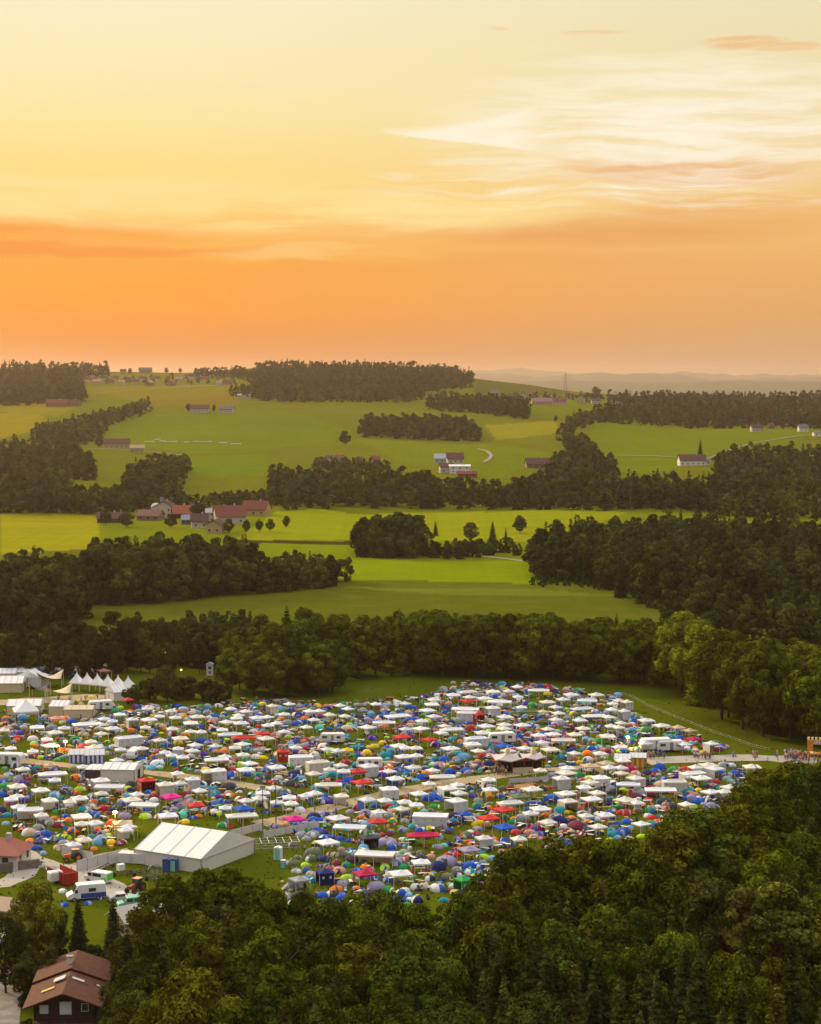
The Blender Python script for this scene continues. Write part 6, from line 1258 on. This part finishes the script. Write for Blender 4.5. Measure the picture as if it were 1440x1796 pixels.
def merge(name, items, lb, cat):
    Vs, Fs, Cs, MI = [], [], [], []; base = 0; pal = []
    for me, X, Y, rz, s, col in items:
        n = len(me.vertices); v = np.empty(n * 3, np.float32); me.vertices.foreach_get('co', v); v = v.reshape(-1, 3) * np.array([s, s, s if s > 1.5 else 1]); c, sn = math.cos(rz), math.sin(rz)
        v = np.column_stack([v[:, 0]*c - v[:, 1]*sn + X, v[:, 0]*sn + v[:, 1]*c + Y, v[:, 2]]); Vs.append(v); 
        Fs += [tuple(base + i for i in p.vertices) for p in me.polygons]; MI += [p.material_index for p in me.polygons]; Cs.append(np.tile(col, (n, 1))); base += n
    if not Vs: return
    V_ = np.concatenate(Vs); me = bpy.data.meshes.new(name); me.from_pydata(V_.tolist(), [], Fs); ca = me.color_attributes.new('tint', 'FLOAT_COLOR', 'POINT')
    ca.data.foreach_set('color', np.concatenate([np.concatenate(Cs), np.ones((len(V_), 1))], 1).astype(np.float32).ravel())
    for m in (mat('mixed_cloth', vcol='tint', rough=.8, var=.1, transl=.15), M_TRIMS[0], M_DARK): me.materials.append(m)
    me.polygons.foreach_set('material_index', [min(i, 2) for i in MI]); me.update()
    tag(link_mesh(name, me), lb, cat, kind='stuff')
merge('distant_gazebos', SV['gazebo'], 'mass of the farthest small white gazebos at the back of the camp', 'gazebos'); merge('distant_tents', SV['tent'], 'mass of the smallest and farthest coloured tents between the gazebos', 'tents')

# ================================================================ PEOPLE AND CLUTTER
def person_mesh(pose, seed):
    joints = {'pelvis': (0,0,.92,.13), 'waist': (0,0,1.08,.115), 'chest': (0,0,1.32,.15), 'neck': (0,0,1.48,.055), 'chin': (0,.02,1.55,.075), 'crown': (0,.01,1.70,.09)}
    st = .0 if pose == 0 else .22 if pose == 1 else -.18; ar = .05 if pose == 0 else .2
    J = dict(joints)
    for s, n in ((-1, 'l'), (1, 'r')):
        f = st * s
        J['hip'+n] = (s*.10,0,.86,.095); J['knee'+n] = (s*.11, f*.5+.03, .48, .062); J['ankle'+n] = (s*.11, f - .02, .09, .042); J['toe'+n] = (s*.12, f+.14, .05, .035)
        J['sh'+n] = (s*.20,0,1.41,.062); J['elb'+n] = (s*.27,-.03 - f*.3,1.13,.042); J['wr'+n] = (s*.27, .08 - f*ar*2,.90,.03); J['hand'+n] = (s*.27,.11 - f*ar*2,.80,.035)
    E = [('pelvis','waist'),('waist','chest'),('chest','neck'),('neck','chin'),('chin','crown')]
    for n in 'lr': E += [('pelvis','hip'+n),('hip'+n,'knee'+n),('knee'+n,'ankle'+n),('ankle'+n,'toe'+n),('chest','sh'+n),('sh'+n,'elb'+n),('elb'+n,'wr'+n),('wr'+n,'hand'+n)]
    ks = list(J); me = bpy.data.meshes.new('person'); me.from_pydata([J[k][:3] for k in ks], [(ks.index(a), ks.index(b)) for a, b in E], [])
    o = bpy.data.objects.new('tmp', me); COL.objects.link(o); md = o.modifiers.new('skin', 'SKIN'); sv = me.skin_vertices[0].data
    for i, k in enumerate(ks): sv[i].radius = (J[k][3], J[k][3] * (.8 if k in ('chest','waist','pelvis') else 1)); sv[i].use_root = (k == 'pelvis')
    sb = o.modifiers.new('sub', 'SUBSURF'); sb.levels = 1; sb.render_levels = 1
    dg = bpy.context.evaluated_depsgraph_get(); out = bpy.data.meshes.new_from_object(o.evaluated_get(dg)); bpy.data.objects.remove(o); out.name = 'person'
    out.materials.clear()
    for m in (M_PLAIN, mat('denim', (0.05,0.06,0.10), 0.9), mat('skin', (0.50,0.28,0.18), 0.6), mat('hair', (0.06,0.04,0.02), 0.8)): out.materials.append(m)
    for p in out.polygons:
        c = p.center; x, y, z = c; p.material_index = 3 if z > 1.66 or (z > 1.54 and y < -.02) else 2 if z > 1.47 or (abs(x) > .21 and z < 1.12) else 1 if z < .95 and z > .5 else 2 if z < .5 and seed % 2 and z > .12 else 1 if z < .95 else 0
        p.use_smooth = True
    return out
PM = [person_mesh(i % 3, i) for i in range(4)]
SHIRT = [('white', (0.7,.7,.7)), ('black', (0.03,.03,.035)), ('red', (0.5,.05,.04)), ('blue', (0.05,.12,.4)), ('grey', (0.3,.3,.3)), ('orange', (0.7,.25,.04)), ('pink', (0.6,.3,.3)), ('green', (0.08,.25,.1))]
def person(X, Y, place, grp):
    nm, c = rt.choice(SHIRT); o = link_mesh('person', PM[rt.randrange(4)], None, c); o.location = (X, Y, 0.06); o.rotation_euler = (0, 0, rt.uniform(0, 6.28)); s = rt.uniform(.94, 1.06); o.scale = (s, s, s)
    tag(o, f'person in {nm} top {place}', 'person', grp + ', ' + nm + ' top')
for i in range(66):
    px = min(1438, 1376 + abs(rt.gauss(0, 1)) * 30); py = 1330 + (px-1376)*.10 + rt.uniform(-6, 5); X, Y = at(px, py); person(X, Y, 'in the crowd before the inflatable gateway', 'crowd before the gateway')
for px, n in ((1222, 9), (1236, 6), (1248, 4), (1325, 6), (1362, 3), (1285, 2), (1165, 3), (1140, 7), (1150, 5)):
    for i in range(n): X, Y = at(px + rt.uniform(-5, 5), 1330 + rt.uniform(-3, 3)); person(X, Y, 'walking on the path right of the striped stalls' if px > 1180 else 'beside the long white caravans', 'people on the right path' if px > 1180 else 'people by the caravans')
for i in range(14): X, Y = at(880 + rt.uniform(-14, 14), 1358 + rt.uniform(-4, 4)); person(X, Y, 'standing at the left of the ornate bar', 'people at the bar')
for i in range(10): X, Y = at(rt.uniform(100, 200), rt.uniform(1222, 1234)); person(X, Y, 'on the dirt path near the pagoda tents', 'people near the pagoda tents')
k = 0; PP = P3
while k < 150:
    x = rt.uniform(xs_.min(), xs_.max()); y = rt.uniform(ys_.min(), ys_.max())
    if not inside(CAMPW, np.array([x]), np.array([y]))[0] or inside(NO[0], np.array([x]), np.array([y]))[0]: continue
    if (np.hypot(P[:, 0]-x, P[:, 1]-y) - R_*.8).min() < -.1: continue
    k += 1; px, py = topix(x, y, 0); person(x, y, 'among tents ' + where(px, py), 'campers ' + where(px, py))
# benches, tables, chairs, boxes and bags lying about: uncountable bits
b = MB(); pal = [MATS['trim_light'], mat('bag_blue', (0.03,.09,.35), .8), mat('bag_red', (0.45,.05,.03), .8), mat('bag_dark', (0.05,.04,.04), .8), mat('bag_tan', (0.45,.28,.14), .8), mat('bag_orange', (0.7,.25,.05), .8), mat('bag_green', (0.05,.22,.06), .8)]
k = 0
while k < 2300:
    x = rt.uniform(xs_.min(), xs_.max()); y = rt.uniform(ys_.min(), ys_.max())
    if not inside(CAMPW, np.array([x]), np.array([y]))[0] or inside(NO[0], np.array([x]), np.array([y]))[0] or near_track(x, y): continue
    d = np.hypot(P[:, 0]-x, P[:, 1]-y) - R_
    if d.min() > 1.2 and rt.random() < .7: continue
    k += 1; a = rt.uniform(0, 3.14); t = rt.random(); m_ = rt.randrange(7)
    if t < .35: b.box(x-.25, x+.25, y-.25, y+.25, .4, .46, m_, a, (x, y)); b.box(x-.25, x+.25, y+.2, y+.25, .46, .95, m_, a, (x, y)); b.box(x-.2, x+.2, y-.2, y+.2, .0, .4, 3, a, (x, y))
    elif t < .6: b.box(x-.9, x+.9, y-.3, y+.3, .70, .75, rt.choice((0,4)), a, (x, y)); b.box(x-.8, x-.75, y-.25, y+.25, 0, .7, 3, a, (x, y)); b.box(x+.75, x+.8, y-.25, y+.25, 0, .7, 3, a, (x, y))
    else: w, h = rt.uniform(.15, .45), rt.uniform(.12, .5); b.box(x-w, x+w, y-w*.7, y+w*.7, 0, h, m_, a, (x, y))
tag(b.build('camping_litter', pal), 'scattered chairs, tables, boxes and bags between the tents', 'camping gear', kind='stuff')
# tufts of longer grass at the camp edges
b = MB(); 
for i in range(5200):
    px, py = rt.uniform(0, 1440), rt.uniform(1200, 1600)
    X, Y = at(px, py); h = rt.uniform(.15, .5); a = rt.uniform(0, 3.14); w = rt.uniform(.1, .35); b.add([(X-w*math.cos(a), Y-w*math.sin(a), 0), (X+w*math.cos(a), Y+w*math.sin(a), 0), (X+rt.uniform(-.1,.1), Y, h)], [(0,1,2)])
tag(b.build('grass', mat('grass_blades', (0.085,0.10,0.012), .9, .4)), 'tufts of longer grass over the camp meadow', 'grass', kind='stuff')
